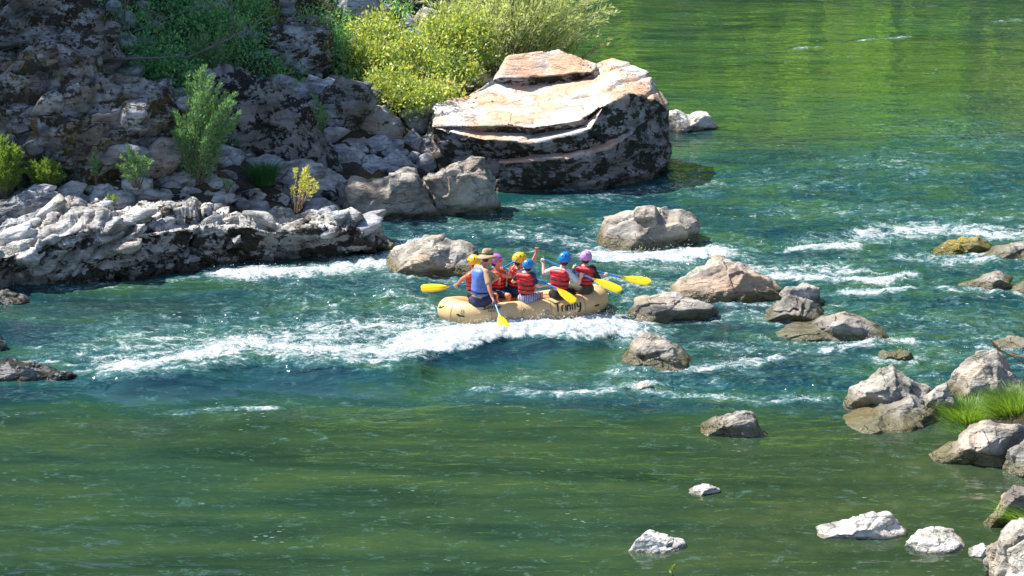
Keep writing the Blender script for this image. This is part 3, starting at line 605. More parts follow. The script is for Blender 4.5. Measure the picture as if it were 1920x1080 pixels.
BG = 'rocks heaped on the left bank'
bank = [
 ('pale topped black streaked rock above the left end of the slanting ledge', [(-30, 400), (20, 370), (60, 350), (90, 355), (105, 370), (95, 385), (60, 402), (-20, 435)], 'bank'),
 ('rounded dark rock just right of the leafy bush, above the slanting ledge', [(100, 375), (118, 352), (143, 339), (156, 350), (157, 376), (130, 388)], 'bank'),
 ('long shaded slab lying behind the slanting ledge', [(-40, 450), (30, 412), (90, 388), (135, 382), (110, 410), (40, 442), (-20, 470)], 'bankclean'),
 ('small bluish rock left of the sprawling green seedlings', [(160, 375), (175, 350), (200, 345), (222, 353), (205, 372), (180, 382)], 'bankclean'),
 ('dark rounded rock hanging in the notch between the two left ledges', [(190, 385), (208, 358), (225, 362), (238, 380), (232, 400), (205, 400)], 'bank'),
 ('brown patched rock above the domed ledge', [(225, 365), (240, 351), (270, 352), (292, 355), (280, 370), (255, 386), (236, 384)], 'bank'),
 ('long bluish slab lying along the back of the domed ledge', [(212, 408), (260, 382), (320, 358), (350, 352), (375, 362), (430, 364), (446, 378), (400, 396), (340, 402), (250, 408)], 'bankclean'),
 ('pale wedge shaped rock at the right end of the bluish slab', [(430, 374), (468, 357), (482, 355), (496, 370), (482, 382), (440, 384)], 'bankpale'),
 ('smooth block of pale rock between domed ledge and sapling', [(440, 388), (470, 376), (500, 380), (506, 402), (475, 408), (445, 407)], 'bankclean'),
 ('squared pale rock left of the sapling stem', [(498, 370), (530, 362), (542, 376), (530, 392), (505, 394)], 'bankpale'),
 ('little upright rock touching the sapling stem', [(545, 372), (564, 368), (576, 385), (572, 402), (548, 396)], 'bankclean'),
 ('cracked pale rock at the foot of the sapling', [(503, 400), (525, 388), (548, 395), (553, 420), (535, 428), (508, 424)], 'bankpale'),
 ('pale angular slab right of the sapling, on the long ledge', [(562, 402), (582, 376), (610, 376), (638, 392), (643, 408), (605, 420), (568, 420)], 'bankclean'),
 ('small grey rock below the dark grass tuft', [(480, 362), (500, 346), (522, 344), (546, 354), (542, 366), (500, 370)], 'bank'),
 ('bluish rock with black patches above the domed ledge, below the feathery willow', [(350, 352), (368, 336), (400, 328), (430, 340), (442, 355), (412, 367), (370, 364)], 'bankclean'),
 ('black blotched rock at the foot of the feathery willow', [(282, 348), (300, 330), (330, 324), (356, 342), (342, 357), (304, 360)], 'bank'),
 ('dark smooth boulder right of the dark grass tuft, behind the sapling', [(508, 335), (540, 314), (580, 308), (620, 320), (655, 348), (667, 376), (645, 392), (590, 392), (535, 360)], 'bankclean'),
 ('thin pale edged slab tilted over the dark grass tuft', [(458, 288), (478, 272), (520, 282), (550, 300), (546, 310), (500, 302), (466, 298)], 'bankclean'),
 ('small rock between feathery willow and dark grass tuft', [(398, 304), (424, 294), (446, 314), (436, 328), (408, 322)], 'bank'),
 ('broad flat grey rock in the middle of the rubble, left of the lichen ringed rock', [(600, 292), (625, 272), (660, 277), (686, 294), (684, 310), (645, 320), (606, 312)], 'bankclean'),
 ('small rock wedged behind the broad flat grey rock', [(633, 272), (650, 260), (672, 264), (688, 282), (668, 288), (645, 284)], 'bankclean'),
 ('rounded tan rock with dark lichen rings at the foot of the yellow green bush', [(655, 228), (668, 205), (692, 195), (722, 201), (747, 224), (752, 246), (736, 264), (694, 272), (664, 256)], 'lichen'),
 ('small rounded rock below the lichen ringed rock, left of centre in the rubble', [(672, 326), (690, 298), (714, 296), (724, 315), (704, 332), (682, 336)], 'bankclean'),
 ('grey block wedged under the lichen ringed rock', [(698, 278), (730, 262), (758, 264), (752, 286), (722, 296)], 'bankclean'),
 ('slanted grey rock between rubble and the huge boulder', [(712, 304), (745, 280), (772, 306), (756, 328), (726, 330)], 'bankclean'),
 ('weathered rock between lichen ringed rock and the huge boulder', [(748, 210), (790, 195), (818, 202), (815, 238), (790, 254), (754, 244)], 'bank'),
 ('dark rock in the gap left of the huge boulder', [(752, 260), (775, 245), (795, 262), (780, 295), (756, 290)], 'bank'),
 ('pale purple slab leaning against the left foot of the huge boulder', [(772, 300), (795, 262), (820, 252), (870, 254), (900, 262), (905, 300), (860, 320), (800, 322)], 'bankclean'),
 ('large black spotted grey boulder right of the feathery willow', [(395, 150), (430, 130), (470, 140), (502, 160), (540, 180), (572, 206), (582, 240), (600, 272), (606, 300), (560, 312), (500, 308), (440, 302), (408, 270), (396, 200)], 'spotted'),
 ('bluish knobbly rock above the black spotted boulder', [(553, 158), (580, 142), (620, 150), (642, 170), (622, 197), (582, 197), (558, 182)], 'bankclean'),
 ('dark hollowed rock in the shade left of the yellow green bush', [(598, 186), (640, 150), (690, 160), (702, 200), (664, 235), (650, 264), (612, 255)], 'dark'),
 ('brown dark boulder under the tangled shrubs at the top', [(498, 62), (540, 45), (592, 37), (617, 60), (617, 110), (582, 136), (540, 142), (508, 120)], 'mossy'),
 ('small angular rock at the right foot of the black spotted boulder', [(566, 262), (590, 250), (606, 268), (608, 292), (588, 298)], 'bank'),
 ('bright white rock showing through the yellow green bush', [(765, 40), (800, 15), (832, 28), (838, 62), (804, 74), (775, 62)], 'pale'),
 ('rust and black stained rock at the top behind the yellow green bush', [(690, 10), (740, -15), (830, -12), (868, 14), (892, 50), (856, 50), (800, 30), (750, 34), (706, 30)], 'mossy'),
 ('grey cliff rock at the top edge left of the yellow green bush', [(610, 10), (650, -30), (700, -25), (712, 20), (690, 50), (630, 45)], 'bank'),
 ('steep rough cliff in the top left corner', [(-80, -60), (60, -90), (150, -60), (168, 0), (186, 60), (190, 96), (150, 135), (80, 140), (0, 130), (-80, 140)], 'dark'),
 ('narrow mossy rock pillar beside the top left cliff', [(148, 30), (172, 34), (190, 78), (198, 112), (172, 126), (152, 90)], 'mossy'),
 ('long brown mossy cliff with grey capstones on the left', [(-80, 170), (0, 112), (60, 106), (110, 124), (160, 140), (200, 168), (250, 172), (300, 182), (345, 192), (338, 230), (322, 262), (262, 292), (150, 325), (60, 345), (-80, 340)], 'mossy'),
 ('leftmost of the grey capstones on the mossy cliff', [(-20, 150), (5, 118), (40, 112), (60, 128), (45, 152), (5, 160)], 'dark'),
 ('pointed capstone between the leftmost two knobs on the mossy cliff', [(42, 128), (60, 104), (82, 114), (80, 134), (52, 140)], 'bankclean'),
 ('stacked grey capstone on the mossy cliff below the narrow pillar', [(68, 142), (92, 114), (110, 132), (118, 156), (84, 164)], 'bankclean'),
 ('large smooth capstone in the middle of the mossy cliff top', [(122, 160), (148, 132), (172, 136), (174, 164), (145, 178)], 'bankclean'),
 ('flat blue grey capstone right of the large smooth one', [(160, 190), (200, 168), (240, 165), (250, 180), (214, 198), (172, 200)], 'bankclean'),
 ('rightmost capstone of the mossy cliff, touching the feathery willow', [(248, 190), (278, 171), (300, 180), (340, 184), (348, 204), (300, 216), (258, 206)], 'bankclean'),
 ('small pale rock half buried in shrubs above the mossy cliff', [(254, 84), (262, 72), (284, 74), (284, 92), (262, 98)], 'bankclean'),
 ('small dark boulder among shrubs behind the mossy cliff', [(216, 152), (224, 128), (242, 126), (246, 146), (236, 160)], 'bank'),
]
bank += [
 ('flat white slab on the crest of the slanting ledge', [(95, 392), (120, 378), (180, 374), (205, 384), (190, 398), (120, 404)], 'bankpale'),
 ('white wedge slab low on the slanting ledge near the left edge', [(0, 470), (40, 440), (90, 425), (110, 436), (60, 460), (10, 486)], 'bankpale'),
 ('pale slab on the top of the domed ledge', [(285, 392), (320, 372), (375, 376), (398, 388), (350, 400), (300, 404)], 'bankpale'),
 ('blocky pale rock halfway along the long ledge left of the sapling', [(455, 425), (475, 404), (505, 406), (515, 424), (490, 436), (462, 436)], 'bankpale'),
 ('grey block leaning at the right shoulder of the long ledge', [(640, 425), (655, 402), (680, 408), (692, 428), (672, 438), (648, 438)], 'bankclean'),
 ('small cracked block near the right end of the long ledge', [(680, 440), (695, 422), (716, 430), (722, 448), (700, 454)], 'bankclean'),
 ('broken slab between the white wedge and the crest of the slanting ledge', [(50, 432), (80, 410), (118, 404), (128, 416), (96, 430), (64, 442)], 'bankpale'),
]
M['lichen'] = rock_mat('lichen_ring_stone', (0.27, 0.26, 0.25), (0.42, 0.41, 0.39), (0.30, 0.22, 0.12), 0.3, 0.4, lscale=3.0, wet=0.1, algae=0.0)
for i, (lab, poly, mt) in enumerate(bank):
    big = max(p[0] for p in poly) - min(p[0] for p in poly)
    low = max(p[1] for p in poly) - min(p[1] for p in poly)
    flat = big > 2.2 * low
    rock('cliff' if 'cliff in' in lab or 'mossy cliff with' in lab else 'rock', lab, poly, mt, D=(0.32 if big > 150 else 0.5), where='bank', group=None if 'cliff in' in lab else BG, facets=16 if big < 80 else 34, facet=0.6, rough=0.06 if big < 150 else 0.12, lean=0.55, strata=0.07 if mt in ('mossy', 'dark') else 0.02, push=0.75)
rock('rock', 'left half of the twin grey shore boulders, with a black patch', [(645, 340), (665, 325), (690, 331), (720, 318), (755, 310), (775, 312), (792, 340), (806, 375), (817, 404), (780, 413), (700, 416), (660, 408), (648, 372)], 'river', D=0.4, group=BG, rough=0.06, facets=11, facet=0.9, lean=0.25, seed=511)
rock('rock', 'right half of the twin grey shore boulders, brightly sunlit', [(785, 338), (810, 320), (822, 324), (845, 300), (875, 291), (902, 295), (916, 310), (926, 345), (932, 375), (920, 402), (870, 408), (822, 404), (800, 372)], 'river', D=0.42, group=BG, rough=0.07, facets=11, facet=0.9, lean=0.25, seed=517)
rock('rock', 'small squared white stone on the ribbed shelf', [(295, 478), (325, 474), (331, 490), (318, 500), (298, 497)], 'pale', D=0.5)
rock('rock', 'small pale stones lump right of the squared white stone', [(330, 497), (345, 488), (372, 488), (386, 496), (372, 506), (340, 507)], 'pale', D=0.5)
rock('rock', 'brown tip stone at the far right end of the long ledge', [(716, 466), (724, 454), (738, 454), (742, 464), (732, 470)], 'tan', D=0.5)

# broken stones lying on the ledges
def broken():
    rg = np.random.default_rng(77)
    for lab, (V, fe) in LEDGES.items():
        if 'ledge' not in lab and 'strata' not in lab: continue
        nx, nt, _ = V.shape
        for _ in range(13 if 'low ribbed' not in lab else 9):
            i = rg.integers(12, nx - 12); k = int(nt * rg.uniform(fe[i] - 0.02, fe[i] + 0.26)); c = V[i, min(k, nt - 2)]
            r = rg.uniform(0.12, 0.34) * (0.6 if 'low ribbed' in lab else 1)
            P, Fc = ico(3); nk = rg.normal(size=(11, 3)); nk /= np.linalg.norm(nk, axis=1)[:, None]; hk = rg.uniform(0.55, 1.0, 11)
            d = P @ nk.T; pr = np.minimum(np.min(np.where(d > 0.05, hk / np.maximum(d, 0.05), 9), 1), 1.3)
            q = P * 2 + rg.uniform(0, 99); P = P * (pr + 0.05 * fbm(q[:, 0], q[:, 1], q[:, 2], 3, 4))[:, None] * np.array([1.25, 0.9, 0.6]) * r
            a = -0.35 + rg.normal(0, 0.25); P = np.stack([P[:, 0] * math.cos(a) + P[:, 2] * math.sin(a), P[:, 1], -P[:, 0] * math.sin(a) + P[:, 2] * math.cos(a)], -1)
            o = link('stone', npmesh('stone', P, Fc), M['bankpale' if rg.uniform() < 0.6 else 'bankclean'], loc=c + [0, 0, r * 0.15])
            tag(o, 'small broken stone lying on the pale left shore ledges', 'stone', 'small broken stones on the left shore ledges')
broken()
RG = 'rocks standing in the river'
river = [
 ('big pale pink rock left of the raft behind the stern', [(732, 492), (760, 468), (800, 450), (825, 446), (862, 455), (893, 472), (918, 497), (918, 522), (770, 525), (748, 510)], 'tan', 0.5),
 ('rounded cleft boulder standing in midstream above the rafters, at the upper centre right', [(1122, 442), (1140, 410), (1180, 393), (1210, 383), (1240, 385), (1252, 396), (1275, 390), (1305, 408), (1313, 425), (1305, 442), (1322, 465), (1220, 468), (1124, 466)], 'river', 0.45),
 ('largest orange stained rock right of the raft bow', [(1258, 545), (1275, 520), (1310, 497), (1350, 485), (1390, 492), (1430, 514), (1465, 528), (1474, 548), (1440, 562), (1380, 572), (1300, 568), (1262, 560)], 'tan', 0.4),
 ('low flat rock directly right of the raft bow', [(1177, 580), (1195, 560), (1250, 553), (1310, 558), (1347, 578), (1340, 592), (1250, 598), (1178, 602)], 'river', 0.35),
 ('angular rock half pale half dark behind the low saddle shaped rock', [(1423, 600), (1460, 565), (1480, 546), (1522, 558), (1546, 588), (1552, 604), (1500, 608), (1430, 606)], 'river', 0.5),
 ('square topped rock behind the half dark angular rock', [(1462, 545), (1475, 532), (1512, 529), (1538, 535), (1540, 565), (1515, 582), (1475, 572)], 'river', 0.45),
 ('long low saddle shaped rock with a peak on its right half', [(1434, 632), (1480, 613), (1510, 618), (1545, 600), (1580, 581), (1612, 590), (1650, 610), (1675, 638), (1600, 644), (1450, 642)], 'river', 0.32),
 ('small pointed rock with vertical brown clefts and green base below the raft bow', [(1165, 682), (1190, 650), (1217, 614), (1236, 622), (1260, 638), (1285, 657), (1302, 684), (1225, 692)], 'river', 0.5),
 ('wedge shaped rock with dark right face in the calm water', [(1298, 815), (1340, 787), (1395, 765), (1413, 766), (1426, 800), (1428, 820), (1380, 822), (1302, 820)], 'river', 0.4),
 ('tiny white stone alone in the calm lower water', [(1281, 926), (1300, 912), (1330, 906), (1350, 914), (1352, 929), (1290, 931)], 'pale', 0.5),
 ('small white stone with a hump near the bottom edge', [(1183, 1033), (1200, 1005), (1215, 992), (1240, 1006), (1280, 1012), (1297, 1034), (1260, 1040), (1190, 1037)], 'pale', 0.45),
 ('long white lumpy stone in the shallows at lower right', [(1500, 1008), (1556, 982), (1590, 985), (1600, 966), (1635, 955), (1650, 962), (1664, 950), (1688, 972), (1710, 1004), (1650, 1010), (1520, 1012)], 'pale', 0.25),
 ('grey white wedge stone right of the long white lumpy stone', [(1696, 1024), (1715, 995), (1750, 981), (1790, 1000), (1832, 1024), (1815, 1033), (1730, 1027)], 'pale', 0.45),
 ('flat white pebble like stone touching the corner boulders', [(1805, 1038), (1845, 1020), (1866, 1040), (1832, 1046)], 'pale', 0.5),
 ('tall angular rock at the back left of the right shore group', [(1586, 772), (1600, 720), (1640, 696), (1676, 675), (1710, 700), (1740, 732), (1716, 765), (1640, 775), (1600, 778)], 'river', 0.45),
 ('broad low rock with an orange spot in front of the tall angular rock', [(1541, 806), (1580, 786), (1640, 770), (1700, 744), (1750, 768), (1769, 800), (1730, 810), (1560, 812)], 'tan', 0.4),
 ('triangular rock squeezed in the middle of the right shore group', [(1713, 756), (1758, 716), (1776, 711), (1787, 770), (1760, 780)], 'river', 0.6),
 ('large rounded rock at the right under the red twig', [(1786, 726), (1800, 690), (1840, 656), (1870, 660), (1900, 690), (1930, 722), (1925, 750), (1800, 758)], 'river', 0.5),
 ('large warm grey rock in front of the bright grass', [(1740, 852), (1790, 830), (1820, 800), (1850, 783), (1900, 790), (1918, 815), (1914, 873), (1760, 876)], 'tan', 0.4),
 ('grey rock cut by the right edge beside the warm grey rock', [(1893, 840), (1925, 812), (1965, 830), (1965, 895), (1900, 890)], 'river', 0.5),
 ('smooth pale slab under the hanging grass at the right edge', [(1852, 975), (1880, 922), (1905, 898), (1940, 905), (1940, 985), (1870, 990)], 'tan', 0.5),
 ('big speckled boulder in the bottom right corner', [(1856, 1045), (1870, 990), (1900, 946), (1940, 935), (2000, 1000), (2000, 1120), (1900, 1110), (1870, 1070)], 'river', 0.5),
 ('white grey boulder at the very bottom right corner', [(1880, 1085), (1900, 1022), (1930, 1002), (1990, 1060), (1980, 1160), (1900, 1150)], 'pale', 0.5),
 ('little broken stone between saddle shaped rock and right shore group', [(1636, 676), (1660, 656), (1684, 662), (1706, 654), (1712, 668), (1680, 676), (1650, 682)], 'river', 0.5),
 ('small cracked rock near the right edge above the red twig', [(1778, 546), (1830, 522), (1870, 511), (1897, 524), (1892, 542), (1830, 550)], 'tan', 0.4),
 ('half seen rock at the right edge beside the small cracked rock', [(1893, 540), (1930, 520), (1970, 545), (1905, 550)], 'river', 0.4),
 ('yellow green algae covered rock in the upper right rapids', [(1742, 474), (1780, 450), (1830, 447), (1862, 460), (1844, 478), (1760, 480)], 'algae', 0.35),
 ('flat grey rock right of the algae covered rock', [(1828, 480), (1870, 460), (1930, 450), (1990, 482), (1850, 488)], 'river', 0.3),
 ('low grey rock behind the red twig at the right edge', [(1866, 648), (1888, 633), (1940, 630), (1965, 660), (1900, 664)], 'river', 0.4),
 ('tiny wet stone poking from the foam below the pointed rock', [(1190, 726), (1208, 712), (1226, 722), (1216, 730)], 'pale', 0.5),
 ('pale double rock in the calm water behind the huge boulder', [(1240, 240), (1252, 207), (1272, 202), (1290, 215), (1310, 206), (1334, 209), (1343, 234), (1300, 246), (1248, 248)], 'pale', 0.4),
 ('dark wet stone near the left edge above the brown water', [(-40, 566), (8, 544), (46, 552), (60, 566), (0, 572)], 'dark', 0.4),
 ('wide dark rock at the left edge beside the rapid', [(-40, 705), (0, 676), (55, 678), (85, 690), (100, 698), (80, 716), (-20, 720)], 'spotted', 0.4),
 ('small dark rock at the right end of the wide dark rock', [(76, 708), (104, 692), (135, 694), (152, 705), (130, 714), (90, 716)], 'spotted', 0.4),
 ('dark stone cut by the left edge above the wide dark rock', [(-40, 655), (-30, 620), (0, 620), (9, 640), (2, 656)], 'dark', 0.5),
]
M['algae'] = rock_mat('algae_stone', (0.26, 0.22, 0.10), (0.5, 0.42, 0.2), (0.45, 0.33, 0.05), 0.7, 0.2, wet=0.25, algae=0.6)
for i, (lab, poly, mt, D) in enumerate(river):
    rock('rock', lab, poly, mt, D=D, group=RG, facets=11, facet=1.15, rough=0.045 if mt != 'tan' else 0.06, lean=0.35, seed=200 + i * 7)

for lab, poly, mt, D in river:
    xa, xb, yb = min(q[0] for q in poly), max(q[0] for q in poly), max(q[1] for q in poly)
    if 400 < yb < 700 and xa > 300 and mt != 'spotted': STROKES.append(([(xa - 14, yb - 8), (xa + 10, yb - 1), (xb - 10, yb), (xb + 16, yb - 6)], 4.5, 0.62))
build_water(); build_spray()
def blocks():
    bpy.context.view_layer.update(); dg = bpy.context.evaluated_depsgraph_get(); rg = np.random.default_rng(123)
    spots = []
    for _ in range(900):
        if len(spots) >= 62: break
        px = rg.uniform(-10, 640) if rg.uniform() < 0.8 else rg.uniform(600, 780); py = rg.uniform(60, 372)
        if (px > 560 and py < 250) or (px > 610 and py > 285): continue
        if 200 < px < 620 and py < 135: continue
        if 385 < px < 612 and 135 < py < 300: continue
        r = rg.uniform(14, 46) * (0.7 if py > 300 else 1)
        if any((px - a) ** 2 + (py - b) ** 2 * 1.6 < ((r + c) * 0.72) ** 2 for a, b, c in spots): continue
        spots.append((px, py, r))
    out = []
    for px, py, r in spots:
        ok, loc, nr, i, ob, mx = sc.ray_cast(dg, Vector(CAM), Vector(ray(px, py)).normalized())
        if not ok or loc.y > 90: continue
        out.append((px, py, r, np.array(loc), ob.name))
    for px, py, r, c, nm in out:
        R_ = r * c[1] / F; P, Fc = ico(4); nk = rg.normal(size=(10, 3)); nk /= np.linalg.norm(nk, axis=1)[:, None]; hk = rg.uniform(0.45, 0.95, 10)
        d = P @ nk.T; pr = np.minimum(np.min(np.where(d > 0.05, hk / np.maximum(d, 0.05), 9), 1), 1.3)
        q = P * 2 + rg.uniform(0, 99); P = P * (pr + 0.035 * ridged(q[:, 0], q[:, 1], q[:, 2], 4, 4))[:, None] * np.array([1.2, 0.9, rg.uniform(0.55, 0.85)]) * R_
        a = rg.normal(-0.2, 0.3); P = np.stack([P[:, 0] * math.cos(a) + P[:, 2] * math.sin(a), P[:, 1], -P[:, 0] * math.sin(a) + P[:, 2] * math.cos(a)], -1)
        mt = 'dark' if nm.startswith('cliff') and rg.uniform() < 0.7 else rg.choice(['bankclean', 'bank', 'spotted', 'lichen'])
        o = link('block', npmesh('block', P, Fc), M[mt], loc=c + [0, R_ * 0.25, -R_ * 0.1])
        tag(o, 'broken grey block among the heaped rocks of the shaded left bank', 'rock', 'broken blocks on the shaded left bank')
blocks()
# loose stones filling the bank between the named rocks
def rubble():
    V, Fc = ico(2); Vs, Fs = [], []; k = 0
    for _ in range(2600):
        px = random.uniform(-60, 900); py = random.uniform(-20, 500)
        p = hit(px, py) if False else None
        x = random.uniform(-13, 0.5); y = random.uniform(56, 90)
        d = float(shore_dist(np.array([x]), np.array([y]))[0])
        if d < 0.1 or d > 15: continue
        z = float(T(np.array([x]), np.array([y]))[0])
        r = random.choice([0.1, 0.14, 0.2, 0.3]) * random.uniform(0.7, 1.4)
        sd = random.randint(0, 9999); q = V * 1.4 + sd
        P = V * (1 + 0.35 * fbm(q[:, 0], q[:, 1], q[:, 2], 2, 3))[:, None] * np.array([1, random.uniform(.7, 1.2), random.uniform(.45, .8)]) * r
        a = random.uniform(0, 6.28); ca, sa = math.cos(a), math.sin(a)
        P = np.stack([P[:, 0] * ca - P[:, 1] * sa, P[:, 0] * sa + P[:, 1] * ca, P[:, 2]], -1) + [x, y, z + 0.3 * r]
        Vs.append(P); Fs.append(Fc + k); k += len(V)
    tag(link('rubble', npmesh('rubble', np.vstack(Vs), np.vstack(Fs)), M['bank']), 'loose grey stones between the rocks of the left bank', 'rubble', kind='stuff')
rubble()

# ------------------------------------------------------------------ plants
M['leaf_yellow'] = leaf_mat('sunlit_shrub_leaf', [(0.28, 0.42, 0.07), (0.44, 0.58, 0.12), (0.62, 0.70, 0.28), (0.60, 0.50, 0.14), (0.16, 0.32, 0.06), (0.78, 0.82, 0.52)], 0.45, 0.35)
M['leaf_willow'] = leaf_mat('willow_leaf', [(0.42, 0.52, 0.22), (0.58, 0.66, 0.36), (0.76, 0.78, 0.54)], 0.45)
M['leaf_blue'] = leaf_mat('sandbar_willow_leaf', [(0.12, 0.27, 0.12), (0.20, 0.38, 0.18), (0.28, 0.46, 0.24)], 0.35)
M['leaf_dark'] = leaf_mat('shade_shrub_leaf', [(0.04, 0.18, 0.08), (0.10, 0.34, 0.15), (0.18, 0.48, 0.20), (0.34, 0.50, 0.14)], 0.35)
M['leaf_forest'] = leaf_mat('forest_leaf', [(0.18, 0.40, 0.03), (0.38, 0.64, 0.07), (0.62, 0.80, 0.18)], 0.6)
M['grass'] = leaf_mat('grass_blade', [(0.12, 0.26, 0.03), (0.22, 0.38, 0.06), (0.32, 0.44, 0.12)], 0.4)
M['grass_dark'] = leaf_mat('dark_grass_blade', [(0.03, 0.14, 0.04), (0.05, 0.2, 0.06)], 0.3)
M['bark'] = plain('bark', (0.13, 0.10, 0.08), 0.9, 0.3, 20, 0.5)
M['bark_grey'] = plain('grey_bark', (0.15, 0.14, 0.14), 0.9, 0.3, 20, 0.5)
M['bark_red'] = plain('red_twig_bark', (0.42, 0.14, 0.06), 0.7, 0.25, 20, 0.3)
M['bark_tan'] = plain('tan_stem_bark', (0.45, 0.26, 0.14), 0.7, 0.2, 20, 0.3)

def tube_arrays(pts, radii, n=5):
    pts = np.asarray(pts, float); m = len(pts)
    tg = np.gradient(pts, axis=0); tg /= np.maximum(np.linalg.norm(tg, axis=1)[:, None], 1e-9)
    ref = np.array([0.31, 0.2, 0.93]); a = np.cross(tg, ref); a /= np.maximum(np.linalg.norm(a, axis=1)[:, None], 1e-9); b = np.cross(tg, a)
    ang = np.arange(n) * 2 * math.pi / n
    V = pts[:, None] + np.asarray(radii)[:, None, None] * (np.cos(ang)[None, :, None] * a[:, None] + np.sin(ang)[None, :, None] * b[:, None])
    return V.reshape(-1, 3), gridfaces(m, n, True)
class Acc:
    def __init__(s): s.V = []; s.F = []; s.k = 0
    def add(s, V, Fc):
        s.V.append(V); s.F.append(np.asarray(Fc) + s.k); s.k += len(V)
    def mesh(s, name): return npmesh(name, np.vstack(s.V), np.vstack(s.F))
def leaves(P, D, ln, wd, rg):
    """lens shaped leaf quads at points P pointing along D"""
    n = len(P)
    D = D / np.maximum(np.linalg.norm(D, axis=1)[:, None], 1e-9)
    r = rg.normal(size=(n, 3)); s = np.cross(D, r); s /= np.maximum(np.linalg.norm(s, axis=1)[:, None], 1e-9)
    l = ln * rg.uniform(0.5, 1.45, n)[:, None]; w = wd * rg.uniform(0.7, 1.2, n)[:, None]
    nn = np.cross(D, s)
    A = P; B = P + D * l * 0.45 + s * w * 0.5 + nn * w * 0.12; C = P + D * l; E = P + D * l * 0.45 - s * w * 0.5 + nn * w * 0.12
    V = np.stack([A, B, C, E], 1).reshape(-1, 3)
    Fc = np.arange(4 * n).reshape(n, 4)
    return V, Fc
def stem_plant(name, label, base, H, R, nst, nlf, ln, wd, mat, bark='bark', cat='shrub', group=None, seed=1, up=0.9, lean=(0, 0), start=0.25, spread_pow=0.6, twig=0.12, stemr=0.012, droop=0.0):
    """stems fanning up from a base, leaves set along every stem"""
    rg = np.random.default_rng(seed)
    root = empty(name, base, label, cat, group)
    sa = Acc(); LP = []; LD = []
    for i in range(nst):
        a = rg.uniform(0, 6.283); rr = R * rg.uniform(0, 1) ** spread_pow; h = H * rg.uniform(0.6, 1.05) * (1 - 0.35 * (rr / R) ** 2)
        b0 = np.array([math.cos(a), math.sin(a), 0]) * rr * 0.18
        tip = np.array([math.cos(a) * rr + lean[0], math.sin(a) * rr + lean[1], h])
        t = np.linspace(0, 1, 9)[:, None]
        mid = b0 * (1 - t) + tip * t
        mid[:, 2] = (h * (1 - (1 - t[:, 0]) ** (1.15 + up * 0.3))) - droop * t[:, 0] ** 3 * h
        mid[1:-1] += rg.normal(0, 0.02 * H, (7, 3)) * 0.6
        V, Fc = tube_arrays(mid, np.linspace(stemr, stemr * 0.25, 9), 4); sa.add(V, Fc)
        tt = rg.uniform(start, 1.0, nlf) ** 0.8
        p = np.stack([np.interp(tt, t[:, 0], mid[:, k]) for k in range(3)], -1)
        tan = np.stack([np.interp(tt, t[:, 0], np.gradient(mid[:, k])) for k in range(3)], -1)
        tan /= np.maximum(np.linalg.norm(tan, axis=1)[:, None], 1e-9)
        off = rg.normal(size=(nlf, 3)); off /= np.linalg.norm(off, axis=1)[:, None]
        p = p + off * twig * H * rg.uniform(0, 1, (nlf, 1)) * (1.05 - tt)[:, None]
        LP.append(p); LD.append(tan * 0.9 + off * 0.7)
    link('stems', sa.mesh('stems'), M[bark], root)
    V, Fc = leaves(np.vstack(LP), np.vstack(LD), ln, wd, rg)
    link('foliage', npmesh('foliage', V, Fc), M[mat], root, smooth=False)
    return root
def blob_shrub(name, label, base, blobs, per, ln, wd, mat, bark='bark', cat='shrub', group=None, seed=1, trunk=None, upb=0.4):
    """crown of leaf clumps filling several lobes (centre, radii), with limbs reaching into them"""
    rg = np.random.default_rng(seed)
    root = empty(name, base, label, cat, group); base = np.array(base)
    sa = Acc(); LP = []; LD = []
    for c, r in blobs:
        c = np.array(c) - base; r = np.array(r)
        nc = max(6, int(per * (r.prod() ** (1 / 3)) ** 2 * 1.0))
        d = rg.normal(size=(nc, 3)); d /= np.linalg.norm(d, axis=1)[:, None]
        rad = rg.uniform(0.35, 1.0, nc) ** 0.5
        lump = 1 + 0.35 * vnoise(d[:, 0] * 2.2 + seed, d[:, 1] * 2.2, d[:, 2] * 2.2, seed)
        cl = c + d * r * (rad * lump)[:, None]
        gap = vnoise(cl[:, 0] * 1.8, cl[:, 1] * 1.8, cl[:, 2] * 1.8, seed + 5) > -0.42
        cl = cl[gap]; dd = d[gap]
        k = 34
        off = rg.normal(0, 1, (len(cl), k, 3)) * (ln * 1.5)
        P = (cl[:, None] + off).reshape(-1, 3)
        D = (np.repeat(dd[:, None], k, 1) * 0.7 + rg.normal(0, 0.8, (len(cl), k, 3)) + np.array([0, 0, upb])).reshape(-1, 3)
        LP.append(P); LD.append(D)
        for _ in range(6):
            e = c + rg.uniform(-0.75, 0.75, 3) * r
            t = np.linspace(0, 1, 6)[:, None]; mid = e * t; mid[:, 2] = e[2] * t[:, 0] ** 0.75; mid[1:-1] += rg.normal(0, 0.05, (4, 3))
            rr = trunk or 0.03
            V, Fc = tube_arrays(mid, np.linspace(rr, rr * 0.2, 6), 5); sa.add(V, Fc)
    link('branches' if not trunk or trunk < 0.1 else 'trunk', sa.mesh('branches'), M[bark], root)
    V, Fc = leaves(np.vstack(LP), np.vstack(LD), ln, wd, rg)
    link('foliage', npmesh('foliage', V, Fc), M[mat], root, smooth=False)
    return root
def lobes(px_list, Y0):
    """lobes from photo px centre, px radii and metres of depth offset"""
    out = []
    for (px, py, rx, rz, dy) in px_list:
        Y = Y0 + dy; c = atY(px, py, Y); s = Y / F
        out.append((c, (rx * s, max(rx, rz) * s * 0.8, rz * s)))
    return out

